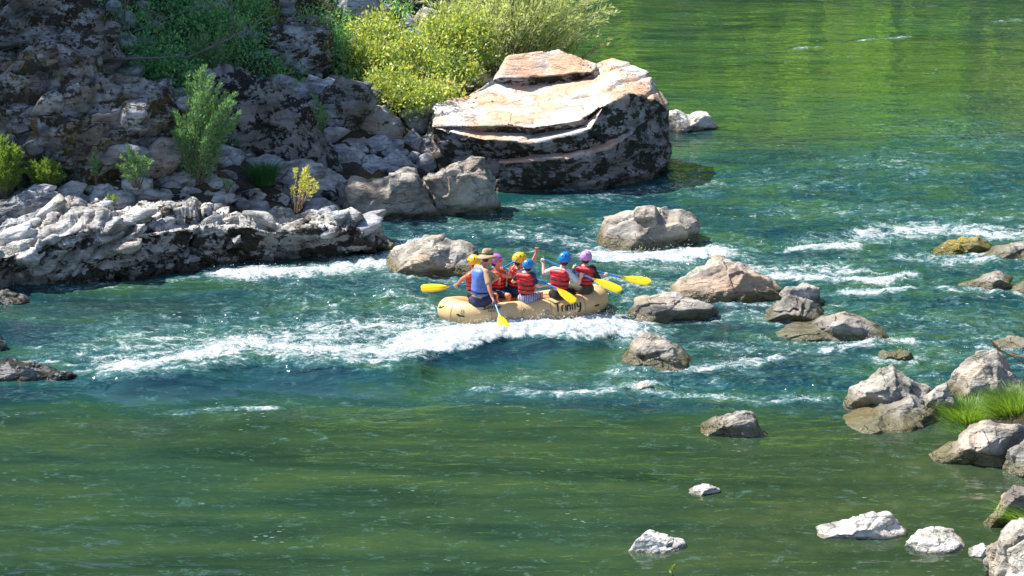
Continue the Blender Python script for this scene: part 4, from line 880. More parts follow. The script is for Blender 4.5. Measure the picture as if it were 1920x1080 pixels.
# big sunlit shrub behind the boulder
hb = hit(800, 205); YB = ground(940, 200)[1] - 1.0
YB = 69.6
blob_shrub('broadleaf_shrub', 'large yellow green sunlit bush left of the huge boulder', atY(800, 215, YB), lobes([(715, 70, 45, 42, 1.2), (725, 130, 62, 50, 0), (800, 115, 72, 58, 0.6), (880, 85, 60, 44, 1.2), (770, 165, 66, 34, -0.6), (850, 140, 55, 30, 0), (675, 135, 40, 48, 0.3), (690, 60, 34, 34, 0.6), (790, 175, 80, 26, -1.2), (730, 165, 50, 34, -1.0), (850, 60, 60, 40, 1.5)], YB), 290, 0.105, 0.05, 'leaf_yellow', seed=3, upb=0.5)
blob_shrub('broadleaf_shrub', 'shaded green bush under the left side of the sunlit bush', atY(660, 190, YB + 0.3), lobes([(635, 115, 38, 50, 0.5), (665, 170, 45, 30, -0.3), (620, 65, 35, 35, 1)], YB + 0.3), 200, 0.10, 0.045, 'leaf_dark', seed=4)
wb = atY(940, 160, YB + 4.0)
stem_plant('willow_shrub', 'pale feathery willow bush rising behind the huge boulder', wb, 3.7, 2.6, 170, 120, 0.15, 0.024, 'leaf_willow', seed=8, lean=(0.35, 0), start=0.2, stemr=0.015, twig=0.06, up=1.0)
stem_plant('willow_shrub', 'low willow with separate upright plumes at the water behind the huge boulder', atY(1030, 150, YB + 4.2), 2.0, 1.3, 60, 150, 0.12, 0.026, 'leaf_willow', seed=9, lean=(0.25, 0), start=0.15, twig=0.05)
# feathery willow in the shade
Yw = hit(370, 345)[1]
stem_plant('willow_shrub', 'tall feathery grey green willow left of the black spotted boulder', atY(368, 345, Yw - 0.5), 2.6, 0.75, 60, 240, 0.085, 0.02, 'leaf_blue', seed=12, lean=(0.25, 0), start=0.05, twig=0.09)
stem_plant('willow_shrub', 'thin willow behind the tall feathery one, above it', atY(395, 150, Yw + 5), 1.3, 0.7, 26, 110, 0.09, 0.024, 'leaf_blue', seed=13, start=0.1)
def seedl(label, px, py, hpx, rpx, n, mat='leaf_blue', seed=1, nl=60, ln=0.085, wd=0.02, dY=-0.5, cat='plant', name='willow_seedling', bark='bark', start=0.15, lean=(0, 0)):
    Y = hit(px, py)[1] + dY; s = Y / F
    return stem_plant(name, label, atY(px, py, Y), hpx * s, rpx * s, n, nl, ln, wd, mat, bark, cat, None, seed, start=start, lean=lean, twig=0.08, stemr=0.008)
seedl('bright green leafy bush at the left edge above the slanting ledge', 15, 365, 120, 42, 40, 'leaf_yellow2', 21, 90, cat='shrub', name='willow_shrub') if False else None
M['leaf_sap'] = leaf_mat('sapling_leaf', [(0.50, 0.52, 0.10), (0.62, 0.64, 0.18), (0.70, 0.70, 0.28)], 0.45)
M['leaf_mid'] = leaf_mat('bank_shrub_leaf', [(0.12, 0.24, 0.05), (0.20, 0.34, 0.07), (0.34, 0.42, 0.10)], 0.4)
seedl('bright green leafy bush at the left edge above the slanting ledge', 12, 372, 125, 42, 60, 'leaf_mid', 21, 120, cat='shrub', name='willow_shrub')
seedl('lower green bush right of the bright one at the left edge', 85, 362, 68, 40, 44, 'leaf_mid', 22, 90, cat='shrub', name='willow_shrub')
seedl('single small sapling with a brown stem above the slanting ledge', 182, 348, 68, 14, 7, 'leaf_blue', 23, 70, start=0.4, cat='sapling')
seedl('sprawling pale green seedlings left of the feathery willow', 258, 352, 85, 42, 18, 'leaf_blue', 24, 70)
seedl('small green sprig growing between the ledges', 212, 392, 34, 14, 8, 'leaf_mid', 25, 26, ln=0.07)
seedl('thin green seedling right of the sprawling ones', 300, 330, 55, 26, 9, 'leaf_blue', 26, 50)
seedl('green sprig on the bluish rock below the feathery willow', 425, 362, 32, 16, 8, 'leaf_blue', 27, 18, ln=0.06)
seedl('wispy green shrub right of the black spotted boulder', 592, 262, 85, 30, 16, 'leaf_blue', 28, 70)
# yellow sapling on the ledge
gY = ground(560, 484)[1] + 1.4
stem_plant('sapling', 'small bright yellow green sapling on the long ledge', atY(556, 398, gY), 100 * gY / F, 34 * gY / F, 13, 60, 0.075, 0.022, 'leaf_sap', 'bark_tan', 'sapling', None, 31, start=0.42, lean=(0.2, 0), twig=0.14, stemr=0.010)

# shaded shrubs covering the top of the bank
def shade(label, px, py, items, mat='leaf_dark', seed=1, per=150, ln=0.1, wd=0.05):
    Y = hit(px, py)[1]
    return blob_shrub('shrub', label, atY(px, py, Y), lobes(items, Y), per, ln, wd, mat, seed=seed, group='shaded shrubs on the left bank')
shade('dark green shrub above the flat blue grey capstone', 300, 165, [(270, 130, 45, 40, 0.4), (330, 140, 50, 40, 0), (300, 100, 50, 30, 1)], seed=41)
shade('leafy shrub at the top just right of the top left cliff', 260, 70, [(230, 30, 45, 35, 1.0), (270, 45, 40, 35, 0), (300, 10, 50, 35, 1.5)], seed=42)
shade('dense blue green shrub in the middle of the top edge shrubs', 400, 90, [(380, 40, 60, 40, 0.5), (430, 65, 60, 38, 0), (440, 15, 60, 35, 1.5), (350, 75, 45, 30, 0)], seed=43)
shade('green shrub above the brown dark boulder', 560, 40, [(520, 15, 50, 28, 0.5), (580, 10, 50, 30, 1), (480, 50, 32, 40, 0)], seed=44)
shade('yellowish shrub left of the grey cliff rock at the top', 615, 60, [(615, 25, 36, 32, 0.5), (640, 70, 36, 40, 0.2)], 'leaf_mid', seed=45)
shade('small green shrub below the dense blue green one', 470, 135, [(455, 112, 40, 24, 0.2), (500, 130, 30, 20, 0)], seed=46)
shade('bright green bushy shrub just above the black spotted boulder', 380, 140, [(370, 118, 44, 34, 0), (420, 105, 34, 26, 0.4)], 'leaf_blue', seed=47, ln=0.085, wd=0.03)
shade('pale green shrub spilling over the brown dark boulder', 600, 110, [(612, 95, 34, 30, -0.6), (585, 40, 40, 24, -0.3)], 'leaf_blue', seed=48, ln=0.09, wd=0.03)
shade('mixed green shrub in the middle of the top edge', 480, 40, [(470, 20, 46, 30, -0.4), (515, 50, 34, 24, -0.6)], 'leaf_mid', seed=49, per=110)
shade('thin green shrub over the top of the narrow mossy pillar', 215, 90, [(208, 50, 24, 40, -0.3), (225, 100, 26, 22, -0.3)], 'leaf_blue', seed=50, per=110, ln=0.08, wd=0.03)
def undergrowth():
    rg = np.random.default_rng(5); n = 26000
    x = rg.uniform(-15, 0, n); y = rg.uniform(60, 95, n)
    d = shore_dist(x, y); g = fbm(x * 0.5, y * 0.5, 0, 3, 90)
    k = (d > 3.4) & (g > -0.02); x, y = x[k], y[k]
    z = T(x, y) + rg.uniform(0, 0.35, len(x))
    off = rg.normal(0, 0.12, (len(x), 7, 3)); P = (np.stack([x, y, z], -1)[:, None] + off).reshape(-1, 3)
    V, Fc = leaves(P, rg.normal(size=P.shape) + [0, 0, 0.8], 0.1, 0.05, rg)
    tag(link('undergrowth', npmesh('undergrowth', V, Fc), M['leaf_dark'], smooth=False), 'low green undergrowth on the shaded bank', 'undergrowth', kind='stuff')
undergrowth()
# bare branches
def branch(label, pts, r0, mat='bark_grey', Y=None, twigs=8, seed=1, cat='branch', name='branch'):
    rg = np.random.default_rng(seed)
    Y = Y if Y else hit(*pts[0])[1]
    P = np.array([atY(p[0], p[1], Y + 0.15 * i) for i, p in enumerate(pts)])
    t = np.linspace(0, 1, len(P)); tt = np.linspace(0, 1, 40)
    Q = np.stack([np.interp(tt, t, P[:, k]) for k in range(3)], -1); Q = Q + 0.03 * np.stack([fbm(tt * 6, 0 * tt, k, 2, seed + k) for k in range(3)], -1)
    ac = Acc(); ac.add(*tube_arrays(Q, np.linspace(r0, r0 * 0.35, 40), 6))
    for _ in range(twigs):
        i = rg.integers(6, 36); a = Q[i]; dr = (Q[i + 1] - Q[i - 1]); dr /= np.linalg.norm(dr)
        e = a + (dr * 0.6 + rg.normal(0, 0.5, 3)) * rg.uniform(0.3, 0.9) * (r0 / 0.03)
        m = (a + e) / 2 + rg.normal(0, 0.04, 3)
        ac.add(*tube_arrays([a, m, e], [r0 * 0.4, r0 * 0.3, r0 * 0.12], 4))
    me = ac.mesh(name); o0 = Q[0].copy()
    co = np.empty(len(me.vertices) * 3, np.float32); me.vertices.foreach_get('co', co); co = co.reshape(-1, 3) - o0.astype(np.float32); me.vertices.foreach_set('co', co.ravel())
    return tag(link(name, me, M[mat], loc=o0), label, cat)
branch('long bare grey branch sweeping through the shaded shrubs', [(200, 112), (280, 110), (350, 108), (400, 88), (450, 62), (515, 30)], 0.035, seed=2, Y=hit(300, 160)[1] - 0.6)
branch('bare branch rising steeply at the top left of the shrubs', [(232, 0), (235, 40), (245, 75), (262, 105)], 0.022, seed=3, Y=hit(250, 110)[1] - 0.3)
branch('thin curved bare branch above the long bare one', [(430, -10), (437, 40), (425, 70), (405, 88)], 0.018, seed=4, Y=hit(400, 130)[1] - 0.6, twigs=4)
branch('thin bare branch crossing left of the curved one', [(250, 60), (300, 40), (350, 20), (380, 5)], 0.018, seed=5, Y=hit(300, 120)[1] - 0.4, twigs=5)
branch('curved red twig at the right edge over the rocks', [(1858, 640), (1872, 654), (1900, 668), (1930, 690)], 0.018, 'bark_red', Y=ground(1880, 745)[1] + 0.5, twigs=2, seed=6, name='twig', cat='twig')
branch('thin brown twig lying down the large rounded rock', [(1872, 664), (1890, 688), (1912, 712), (1935, 728)], 0.012, 'bark_tan', Y=ground(1880, 745)[1] + 0.1, twigs=2, seed=7, name='twig', cat='twig')
# grass tufts
def tuft(label, px, py, hpx, rpx, n, mat, seed, dY=0.0, lean=0.0, side=0.6, base=None, Yf=None, width=0.006):
    rg = np.random.default_rng(seed)
    Y = Yf if Yf else (ground(px, py)[1] + dY); s = Y / F; b0 = atY(px, py, Y); H = hpx * s; R = rpx * s
    t = np.linspace(0, 1, 6)
    a = rg.uniform(0, 6.283, n); rr = R * np.sqrt(rg.uniform(0, 1, n)); h = H * rg.uniform(0.55, 1.1, n)
    bx = np.cos(a) * rr * 0.55; by = np.sin(a) * rr * 0.55; ox = np.cos(a) * rr * side + lean * h + rg.normal(0, 0.12, n) * H; oy = np.sin(a) * rr * side + rg.normal(0, 0.12, n) * H
    cx = bx[:, None] + ox[:, None] * t ** 1.8; cy = by[:, None] + oy[:, None] * t ** 1.8; cz = h[:, None] * (t - 0.32 * t ** 2.6)
    C = np.stack([cx, cy, cz], -1); wv = np.stack([-np.sin(a), np.cos(a), 0 * a], -1) + rg.normal(0, 0.5, (n, 3)); wv /= np.linalg.norm(wv, axis=1)[:, None]
    w = width * (1 - t ** 1.5) + 0.0006
    A = C + wv[:, None] * w[None, :, None]; B = C - wv[:, None] * w[None, :, None]
    V = np.stack([A, B], 2).reshape(-1, 3)
    q = np.array([[2 * i, 2 * i + 1, 2 * i + 3, 2 * i + 2] for i in range(5)])
    Fc = (q[None] + (np.arange(n) * 12)[:, None, None]).reshape(-1, 4)
    o = link('grass_tuft', npmesh('grass_tuft', V, Fc), M[mat], loc=b0); return tag(o, label, 'grass tuft')
tuft('bright green grass clump behind the large warm grey rock', 1822, 812, 88, 74, 2800, 'grass', 51, dY=0.9)
tuft('dense bright green grass clump at the right edge', 1904, 806, 112, 70, 3200, 'grass', 52, dY=0.5)
tuft('hanging green grass strip down the left side of the warm grey rock', 1800, 835, 58, 34, 700, 'grass', 55, dY=0.9, lean=-0.3)
tuft('sparse arching grass hanging over the pale slab at the right edge', 1925, 985, 60, 50, 240, 'grass', 53, dY=-0.2, lean=-0.7, side=1.0)
Yt = hit(495, 345)[1] - 0.6
tuft('dark green grass tuft in the shade below the tilted slab', 495, 345, 62, 38, 700, 'grass_dark', 54, Yf=Yt)
stem_plant('seedling', 'tiny green sprig at the bottom edge', ground(1262, 1092, 0.0), 0.28, 0.05, 3, 5, 0.07, 0.03, 'leaf_mid', 'bark', 'plant', None, 61, start=0.5)

# ------------------------------------------------------------------ wooded far bank (seen mirrored in the calm water) and the trees that shade the left bank
def hillside():
    xs = np.arange(-120, 170, 2.5); ys = np.arange(30, 300, 2.5)
    def fn(X, Y):
        foot = 117 - 0.72 * X + 4 * np.sin(X * 0.09)
        d = (Y - foot) * 0.8
        return np.clip(d * 1.15, -3, 115) + 2.5 * fbm(X * 0.06, Y * 0.06, 0, 3, 70)
    m = rock_mat('hill_ground', (0.10, 0.12, 0.04), (0.2, 0.2, 0.09), (0.3, 0.24, 0.14), 0.4, 0.1)
    tag(terrain('hills', xs, ys, fn, m), 'wooded far hillside above the river')
    rg = np.random.default_rng(9); n = 1700
    x = rg.uniform(-70, 110, n); y = 117 - 0.72 * x + rg.uniform(0, 105, n)
    z = fn(x, y); k = z > 0.3; x, y, z = x[k], y[k], z[k]
    LP, LD = [], []
    for i in range(len(x)):
        h = rg.uniform(4, 10); r = h * rg.uniform(0.25, 0.42); c = 130
        t = rg.uniform(0, 1, c); a = rg.uniform(0, 6.28, c); rad = r * np.sqrt(1 - (2 * t - 1) ** 2 * 0.8) * rg.uniform(0.6, 1, c)
        P = np.stack([x[i] + np.cos(a) * rad, y[i] + np.sin(a) * rad, z[i] + 0.5 + h * t], -1); LP.append(P); LD.append(np.stack([np.cos(a), np.sin(a), 0.6 + 0 * a], -1))
    M['leaf_upper'] = leaf_mat('upper_forest_leaf', [(0.03, 0.09, 0.03), (0.07, 0.17, 0.05), (0.16, 0.27, 0.06)], 0.5)
    lo = z < 11
    for sel, mt, lb in ((lo, 'leaf_forest', 'bright green trees along the far river bank'), (~lo, 'leaf_upper', 'darker wood covering the upper hillside')):
        P_ = np.vstack([LP[i] for i in range(len(x)) if sel[i]]); D_ = np.vstack([LD[i] for i in range(len(x)) if sel[i]])
        V, Fc = leaves(P_, D_ + rg.normal(0, 0.3, D_.shape), 1.0, 0.8, rg)
        tag(link('forest', npmesh('forest', V, Fc), M[mt], smooth=False), lb, 'forest', kind='stuff')
hillside()
SUN = np.array([-0.62, 0.32, 0.88]); SUN /= np.linalg.norm(SUN)
def shade_tree(label, target, h, r, seed):
    """a bank tree whose crown stands between the sun and a shaded spot"""
    c = np.array(target) + SUN * (h / SUN[2])
    x, y = c[0], c[1]; z0 = float(T(np.array([x]), np.array([y]))[0])
    rg = np.random.default_rng(seed)
    root = empty('tree', (x, y, z0), label, 'tree', 'tall trees left of the picture that shade the bank')
    hh = c[2] - z0
    ac = Acc(); t = np.linspace(0, 1, 10)
    tr = np.stack([0.3 * np.sin(t * 3 + seed), 0.3 * np.cos(t * 2.3 + seed), t * hh * 1.1], -1)
    ac.add(*tube_arrays(tr, np.linspace(0.28, 0.06, 10), 9))
    ctr = np.array([0, 0, hh])
    for _ in range(14):
        s = tr[rg.integers(4, 9)]; e = ctr + rg.uniform(-0.8, 0.8, 3) * r
        ac.add(*tube_arrays([s, (s + e) / 2 + rg.normal(0, .2, 3), e], [0.09, 0.06, 0.02], 5))
    link('trunk', ac.mesh('trunk'), M['bark'], root)
    nc = 420; d = rg.normal(size=(nc, 3)); d /= np.linalg.norm(d, axis=1)[:, None]
    cl = ctr + d * np.array(r) * (rg.uniform(0.2, 1, nc) ** 0.5 * (1 + 0.3 * vnoise(d[:, 0] * 2, d[:, 1] * 2, d[:, 2] * 2 + seed, seed)))[:, None]
    P = (cl[:, None] + rg.normal(0, 0.35, (nc, 14, 3))).reshape(-1, 3)
    V, Fc = leaves(P, rg.normal(size=P.shape), 0.42, 0.3, rg)
    link('crown', npmesh('crown', V, Fc), M['leaf_dark'], root, smooth=False)
sp = [((-11, 64.3, 2.0), 11, (3.2, 2.6, 2.6)), ((-8.6, 64.8, 2.0), 11, (2.4, 2.2, 2.4)), ((-9.5, 66, 3.5), 12, (3.2, 3.0, 2.6)), ((-6.6, 66.8, 3), 12, (2.4, 2.4, 2.2)), ((-14.5, 66, 3.5), 10, (2.6, 3.0, 3)), ((-8.6, 71.5, 4), 12, (3.0, 3.2, 2.6)), ((-10.5, 71, 5), 12, (3.4, 3.4, 3))]
for i, (t, h, r) in enumerate(sp):
    shade_tree('tall leafy tree standing left of the picture above the shaded bank', t, h, r, 300 + i)

# ------------------------------------------------------------------ raft
PSI = math.radians(14); RT = 0.25; LA, LB = 1.46, 0.57
AH = np.array([math.cos(PSI), math.sin(PSI), 0]); BH = np.array([-math.sin(PSI), math.cos(PSI), 0])
g0 = ground(1000, 606)
RC = np.array([g0[0], g0[1], 0]) + BH * 0.80; RC[2] = 0.07
def rpath(s):
    """centre line of the side tubes; s in metres along it, 0 = middle of the near side, + towards the bow"""
    st = LA - LB; per = 4 * st + 2 * math.pi * LB
    s = (s + st) % per
    if s < 2 * st: a, b, ta, tb = -st + s, -LB, 1, 0
    elif s < 2 * st + math.pi * LB:
        q = (s - 2 * st) / LB; a, b, ta, tb = st + LB * math.sin(q), -LB * math.cos(q), math.cos(q), math.sin(q)
    elif s < 4 * st + math.pi * LB: a, b, ta, tb = st - (s - 2 * st - math.pi * LB), LB, -1, 0
    else:
        q = (s - 4 * st - math.pi * LB) / LB; a, b, ta, tb = -st - LB * math.sin(q), LB * math.cos(q), -math.cos(q), -math.sin(q)
    z = 0.11 * max(0, (a - 0.45) / 1.0) ** 1.7 + 0.10 * max(0, (-a - 0.6) / 0.86) ** 1.8 
    z += -0.14 * b + 0.02 * a
    P = RC + AH * a + BH * b + np.array([0, 0, z])
    Tg = AH * ta + BH * tb; Nn = np.cross(Tg, [0, 0, 1])
    return P, Tg, Nn
PER = 4 * (LA - LB) + 2 * math.pi * LB
def rsurf(s, ang, r=RT):
    P, Tg, Nn = rpath(s); return P + Nn * r * math.cos(ang) + np.array([0, 0, 1]) * r * math.sin(ang)
M['raft'] = plain('raft_skin', (0.66, 0.44, 0.21), 0.38, 0.05, 5, 0.15, 0.5)
M['raftseam'] = plain('raft_seam', (0.42, 0.27, 0.12), 0.5, 0.05)
M['ink'] = plain('black_paint', (0.012, 0.012, 0.014), 0.5, 0.1)
M['red_strap'] = plain('red_webbing', (0.5, 0.03, 0.02), 0.7, 0.1)
M['steel'] = plain('steel_ring', (0.6, 0.6, 0.6), 0.3, 0.05)
raft = empty('inflatable_raft', tuple(RC - [0, 0, 0.17]), 'tan inflatable raft with black lettering carrying seven people', 'raft')
RO = np.array(raft.location)
def rpart(name, V, Fc, mat, parent=None, smooth=True):
    return link(name, npmesh(name, np.asarray(V) - RO, Fc), M[mat], parent or raft, smooth)
ss = np.linspace(0, PER, 260, endpoint=False); aa = np.linspace(0, 2 * math.pi, 36, endpoint=False)
def tr(s): # slight pinch at each bulkhead seam
    return RT * (1 - 0.012 * math.exp(-((((s + 0.1) % 0.78) - 0.39) / 0.03) ** 2))
V = np.array([[rsurf(s, a, tr(s)) for a in aa] for s in ss]).reshape(-1, 3)
Fc = gridfaces(261, 36, True) % (260 * 36)
tube = rpart('tube', V, Fc, 'raft')
seams = [-1.45, -0.83, -0.22, 0.36, 1.0, 1.62]
for s0 in seams + [-2.0, 2.4, 3.2, 4.0]:
    V = np.array([[rsurf(s0 + d, a, RT + e) for a in aa] for d, e in ((-0.008, -0.004), (-0.006, 0.004), (0.006, 0.004), (0.008, -0.004))]).reshape(-1, 3)
    rpart('seam', V, gridfaces(4, 36, True), 'raftseam', tube)
# floor and thwarts
n = 40; Vf = []; 
for k in range(2):
    for i in range(n):
        P, Tg, Nn = rpath(PER * i / n); q = P - Nn * 0.1; q = np.array([q[0], q[1], 0.10 - 0.06 * k + (P[2] - 0.10) * 0.8]); Vf.append(q - RO)
me = pymesh('floor', Vf, [list(range(n)), list(range(2 * n - 1, n - 1, -1))] + [[i, (i + 1) % n, n + (i + 1) % n, n + i] for i in range(n)])
link('floor', me, M['raftseam'], raft, False)
for a0 in (-0.55, 0.25):
    tt = np.linspace(-0.48, 0.48, 12); c = np.array([RC + AH * a0 + BH * t + [0, 0, 0.04 - 0.14 * t] for t in tt])
    V, Fc = tube_arrays(c, np.full(12, 0.16), 20); th = rpart('thwart', V, Fc, 'raft')
    for t0 in (-0.3, 0.3):
        c2 = np.array([RC + AH * a0 + BH * (t0 + d) + [0, 0, 0.04 - 0.14 * (t0 + d)] for d in (-0.022, 0.022)]); V, Fc = tube_arrays(c2, [0.165, 0.165], 20); rpart('strap', V, Fc, 'red_strap', th)
# perimeter line inside, D rings, handles
Vl = np.array([rsurf(s, math.radians(128), RT + 0.02 + 0.012 * math.sin(s * 9)) for s in np.linspace(-1.6, 3.4, 120)])
V, Fc = tube_arrays(Vl, np.full(120, 0.008), 6); rpart('rope', V, Fc, 'red_strap')
for s0, an in ((-1.27, 28), (0.28, 12), (1.62, 20), (-0.2, 30)):
    P, Tg, Nn = rpath(s0); c = rsurf(s0, math.radians(an), RT + 0.004); nr = (c - P) / np.linalg.norm(c - P); bt = np.cross(Tg, nr)
    Vp = [c + nr * 0.006 + 0 * c]; k = 20
    Vp = [c - nr * 0.02] + [c + (Tg * math.cos(q) + bt * math.sin(q)) * 0.05 - nr * (0.004) for q in np.arange(k) * 2 * math.pi / k]
    Vp[0] = c + nr * 0.004
    pt = link('patch', pymesh('patch', [v - RO for v in Vp], [[0, 1 + i, 1 + (i + 1) % k] for i in range(k)]), M['raftseam'], raft)
    rr = np.array([c + nr * 0.012 + (Tg * math.cos(q) + bt * math.sin(q)) * 0.026 for q in np.linspace(0, 2 * math.pi, 20)])
    V, Fc = tube_arrays(rr, np.full(20, 0.005), 6); rpart('ring', V, Fc, 'steel', pt)
def ribbon(lines, s0, w, ang0, hgt, lw, name, lift=0.005, slant=0.0, parent=None):
    """brush strokes wrapped on the tube: lines in a box of width w, height hgt starting at s0"""
    ac = Acc()
    for ln in lines:
        P = np.array(ln, float); d = np.concatenate([[0], np.cumsum(np.hypot(*np.diff(P, axis=0).T))]); m = max(4, int(d[-1] * 14))
        q = np.linspace(0, d[-1], m); x = np.interp(q, d, P[:, 0]); y = np.interp(q, d, P[:, 1])
        gx, gy = np.gradient(x), np.gradient(y); gl = np.hypot(gx * w, gy * hgt) + 1e-9; nx_, ny_ = -gy * hgt / gl, gx * w / gl
        ww = lw * (0.75 + 0.35 * np.sin(np.linspace(0.3, 2.8, m)))
        rows = []
        for off in (-1, 1):
            for lf in ((lift, ) if False else (lift,)):
                rows.append([rsurf(s0 + (x[i] + slant * y[i]) * w + off * nx_[i] * ww[i], ang0 + (y[i] * hgt + off * ny_[i] * ww[i]) / RT, RT + lf) for i in range(m)])
        lo = [rsurf(s0 + (x[i] + slant * y[i]) * w, ang0 + (y[i] * hgt) / RT, RT + lift + 0.0015) for i in range(m)]
        V = np.array([rows[0], lo, rows[1]]).reshape(-1, 3); ac.add(V, gridfaces(3, m))
    me = ac.mesh(name); cc = np.empty(len(me.vertices) * 3, np.float32); me.vertices.foreach_get('co', cc); me.vertices.foreach_set('co', (cc.reshape(-1, 3) - RO.astype(np.float32)).ravel())
    link(name, me, M['ink'], parent or raft, False)
def at(lines, x, sx): return [[(x + sx * p[0], p[1]) for p in l] for l in lines]
def arc(cx, cy, rx, ry, a, b, n=10): return [(cx + rx * math.cos(math.radians(a + (b - a) * i / n)), cy + ry * math.sin(math.radians(a + (b - a) * i / n))) for i in range(n + 1)]
G_ = {'T': [[(-0.25, 0.93), (1.1, 1.0)], [(0.45, 0.98), (0.38, 0.0)]], 'r': [[(0.2, 0.62), (0.2, 0.0)], arc(0.6, 0.38, 0.4, 0.25, 165, 40)], 'i': [[(0.5, 0.62), (0.45, 0.0)], [(0.5, 0.82), (0.55, 0.88)]],
      'n': [[(0.12, 0.62), (0.1, 0.0)], [(0.12, 0.42), (0.5, 0.62), (0.85, 0.5), (0.85, 0.0)]], 't': [[(0.5, 0.95), (0.45, 0.0)], [(0.05, 0.66), (0.95, 0.70)]], 'y': [[(0.1, 0.62), (0.2, 0.25), (0.75, 0.28)], [(0.85, 0.66), (0.78, 0.1), (0.6, -0.3), (0.2, -0.22)]],
      'S': [arc(0.5, 0.75, 0.38, 0.25, 30, 230) + arc(0.5, 0.27, 0.4, 0.27, 90, -150)], 'O': [arc(0.5, 0.5, 0.38, 0.42, 0, 360, 16)], 'A': [[(0.05, 0.0), (0.5, 1.0), (0.95, 0.0)], [(0.25, 0.35), (0.75, 0.35)]], 'R': [[(0.12, 0), (0.12, 1)], arc(0.12, 0.74, 0.7, 0.26, 90, -90), [(0.3, 0.48), (0.9, 0)]],
      'F': [[(0.12, 0), (0.12, 1), (0.9, 1)], [(0.12, 0.55), (0.7, 0.55)]]}
def word(tx, adv): 
    out = []; x = 0
    for ch in tx:
        a = adv.get(ch, 1.0); out += at(G_[ch], x, a * 0.82); x += a
    return [[(p[0] / x, p[1]) for p in l] for l in out]
def s_at(px, side=-1):
    best = min(np.linspace(-1.9, 1.35, 500), key=lambda s: abs(project(*rsurf(s, math.radians(35)))[0] - px)); return best
s1, s2 = s_at(1042), s_at(1091)
ribbon(word('Trinity', {'T': 1.2, 'r': 0.8, 'i': 0.5, 'n': 1.0, 't': 0.7, 'y': 1.0}), s1, s2 - s1, math.radians(8), 0.19, 0.013, 'name_lettering')
s1, s2 = s_at(904), s_at(939)
ribbon(word('SOTAR', {}), s1, s2 - s1, math.radians(44), 0.075, 0.009, 'maker_lettering', slant=0.12)
ribbon(word('RAFTS', {}), s1 + 0.09, (s2 - s1) * 0.42, math.radians(33), 0.028, 0.0035, 'small_lettering')
sl1 = s_at(858); ribbon([[(0, 0.6), (0.3, 0.9), (0.3, 0.4), (0.8, 0.5), (1, 0.3)]], sl1, 0.12, math.radians(2), 0.05, 0.014, 'handle_mark')
sl1 = s_at(1112); ribbon([[(0, 0.5), (0.5, 0.6), (1, 0.5)]], sl1, 0.09, math.radians(0), 0.04, 0.015, 'handle_mark')
sl1 = s_at(826); ribbon([[(0, 0.1), (0.3, 0.5), (0.6, 0.4), (1, 1)], [(0.2, 0.1), (0.8, 0.6)]], sl1, 0.16, math.radians(15), 0.09, 0.010, 'bow_emblem')

# ------------------------------------------------------------------ people
def skinned(name, caps, balls, mat, parent, vox=0.012, smooth=4, org=np.zeros(3)):
    """one continuous surface grown over tapered limbs (p0, r0, p1, r1) and ellipsoids (centre, radii, x axis, z axis)"""
    Vi, Fi = ico(3); ac = Acc()
    for p0, r0, p1, r1 in caps:
        p0 = np.array(p0) - org; p1 = np.array(p1) - org; d = p1 - p0; l = np.linalg.norm(d)
        if l < 1e-5: ac.add(Vi * r0 + p0, Fi); continue
        d = d / l; t = Vi @ d
        P = np.where(t[:, None] > 0, Vi * r1 + p1, Vi * r0 + p0); ac.add(P, Fi)
    for c, r, x, z in balls:
        x = np.array(x, float); z = np.array(z, float); z /= np.linalg.norm(z); x = x - z * (x @ z); x /= np.linalg.norm(x); y = np.cross(z, x)
        ac.add((Vi[:, :1] * r[0]) * x + (Vi[:, 1:2] * r[1]) * y + (Vi[:, 2:] * r[2]) * z + (np.array(c) - org), Fi)
    me = ac.mesh('tmp'); o = bpy.data.objects.new('tmp', me); COL.objects.link(o)
    m = o.modifiers.new('r', 'REMESH'); m.mode = 'VOXEL'; m.voxel_size = vox; m.use_smooth_shade = True
    s = o.modifiers.new('s', 'SMOOTH'); s.factor = 0.5; s.iterations = smooth
    dg = bpy.context.evaluated_depsgraph_get(); dg.update(); nm = bpy.data.meshes.new_from_object(o.evaluated_get(dg)); nm.name = name
    bpy.data.objects.remove(o); nm.materials.clear()
    return link(name, nm, mat, parent)
def unit(v): v = np.array(v, float); return v / max(1e-9, np.linalg.norm(v))
SK1 = plain('sunburnt_skin', (0.60, 0.24, 0.15), 0.5, 0.08, 9, 0.1); SK2 = plain('light_skin', (0.70, 0.42, 0.30), 0.5, 0.06, 9, 0.1)
RED = plain('red_vest_nylon', (0.60, 0.018, 0.022), 0.5, 0.28, 16, 1.0); ORG = plain('orange_vest_nylon', (0.75, 0.12, 0.02), 0.55, 0.1, 7, 0.4); BLUEV = plain('blue_vest_nylon', (0.09, 0.17, 0.50), 0.5, 0.25, 16, 0.9)
BLK = plain('black_fabric', (0.012, 0.013, 0.018), 0.7, 0.3, 12, 0.4); NAVY = plain('navy_fabric', (0.015, 0.025, 0.07), 0.7, 0.2, 12, 0.4); TAN = plain('tan_shirt_cotton', (0.42, 0.27, 0.15), 0.85, 0.12, 9, 0.7); KHAKI = plain('khaki_shorts', (0.5, 0.32, 0.18), 0.85, 0.15, 9, 0.7)
WHITEF = plain('pale_grey_cotton', (0.60, 0.60, 0.66), 0.8, 0.08, 9, 0.5); OLIVE = plain('dark_olive_fabric', (0.05, 0.045, 0.025), 0.8, 0.3, 9, 0.5)
HAIR = plain('dark_hair', (0.03, 0.018, 0.012), 0.6, 0.4, 60, 0.5); EYE = plain('eye', (0.03, 0.02, 0.02), 0.2)
STR, nts, outs = new_mat('striped_shorts')
pp = N(nts, 'BsdfPrincipled'); pp.inputs['Roughness'].default_value = 0.8
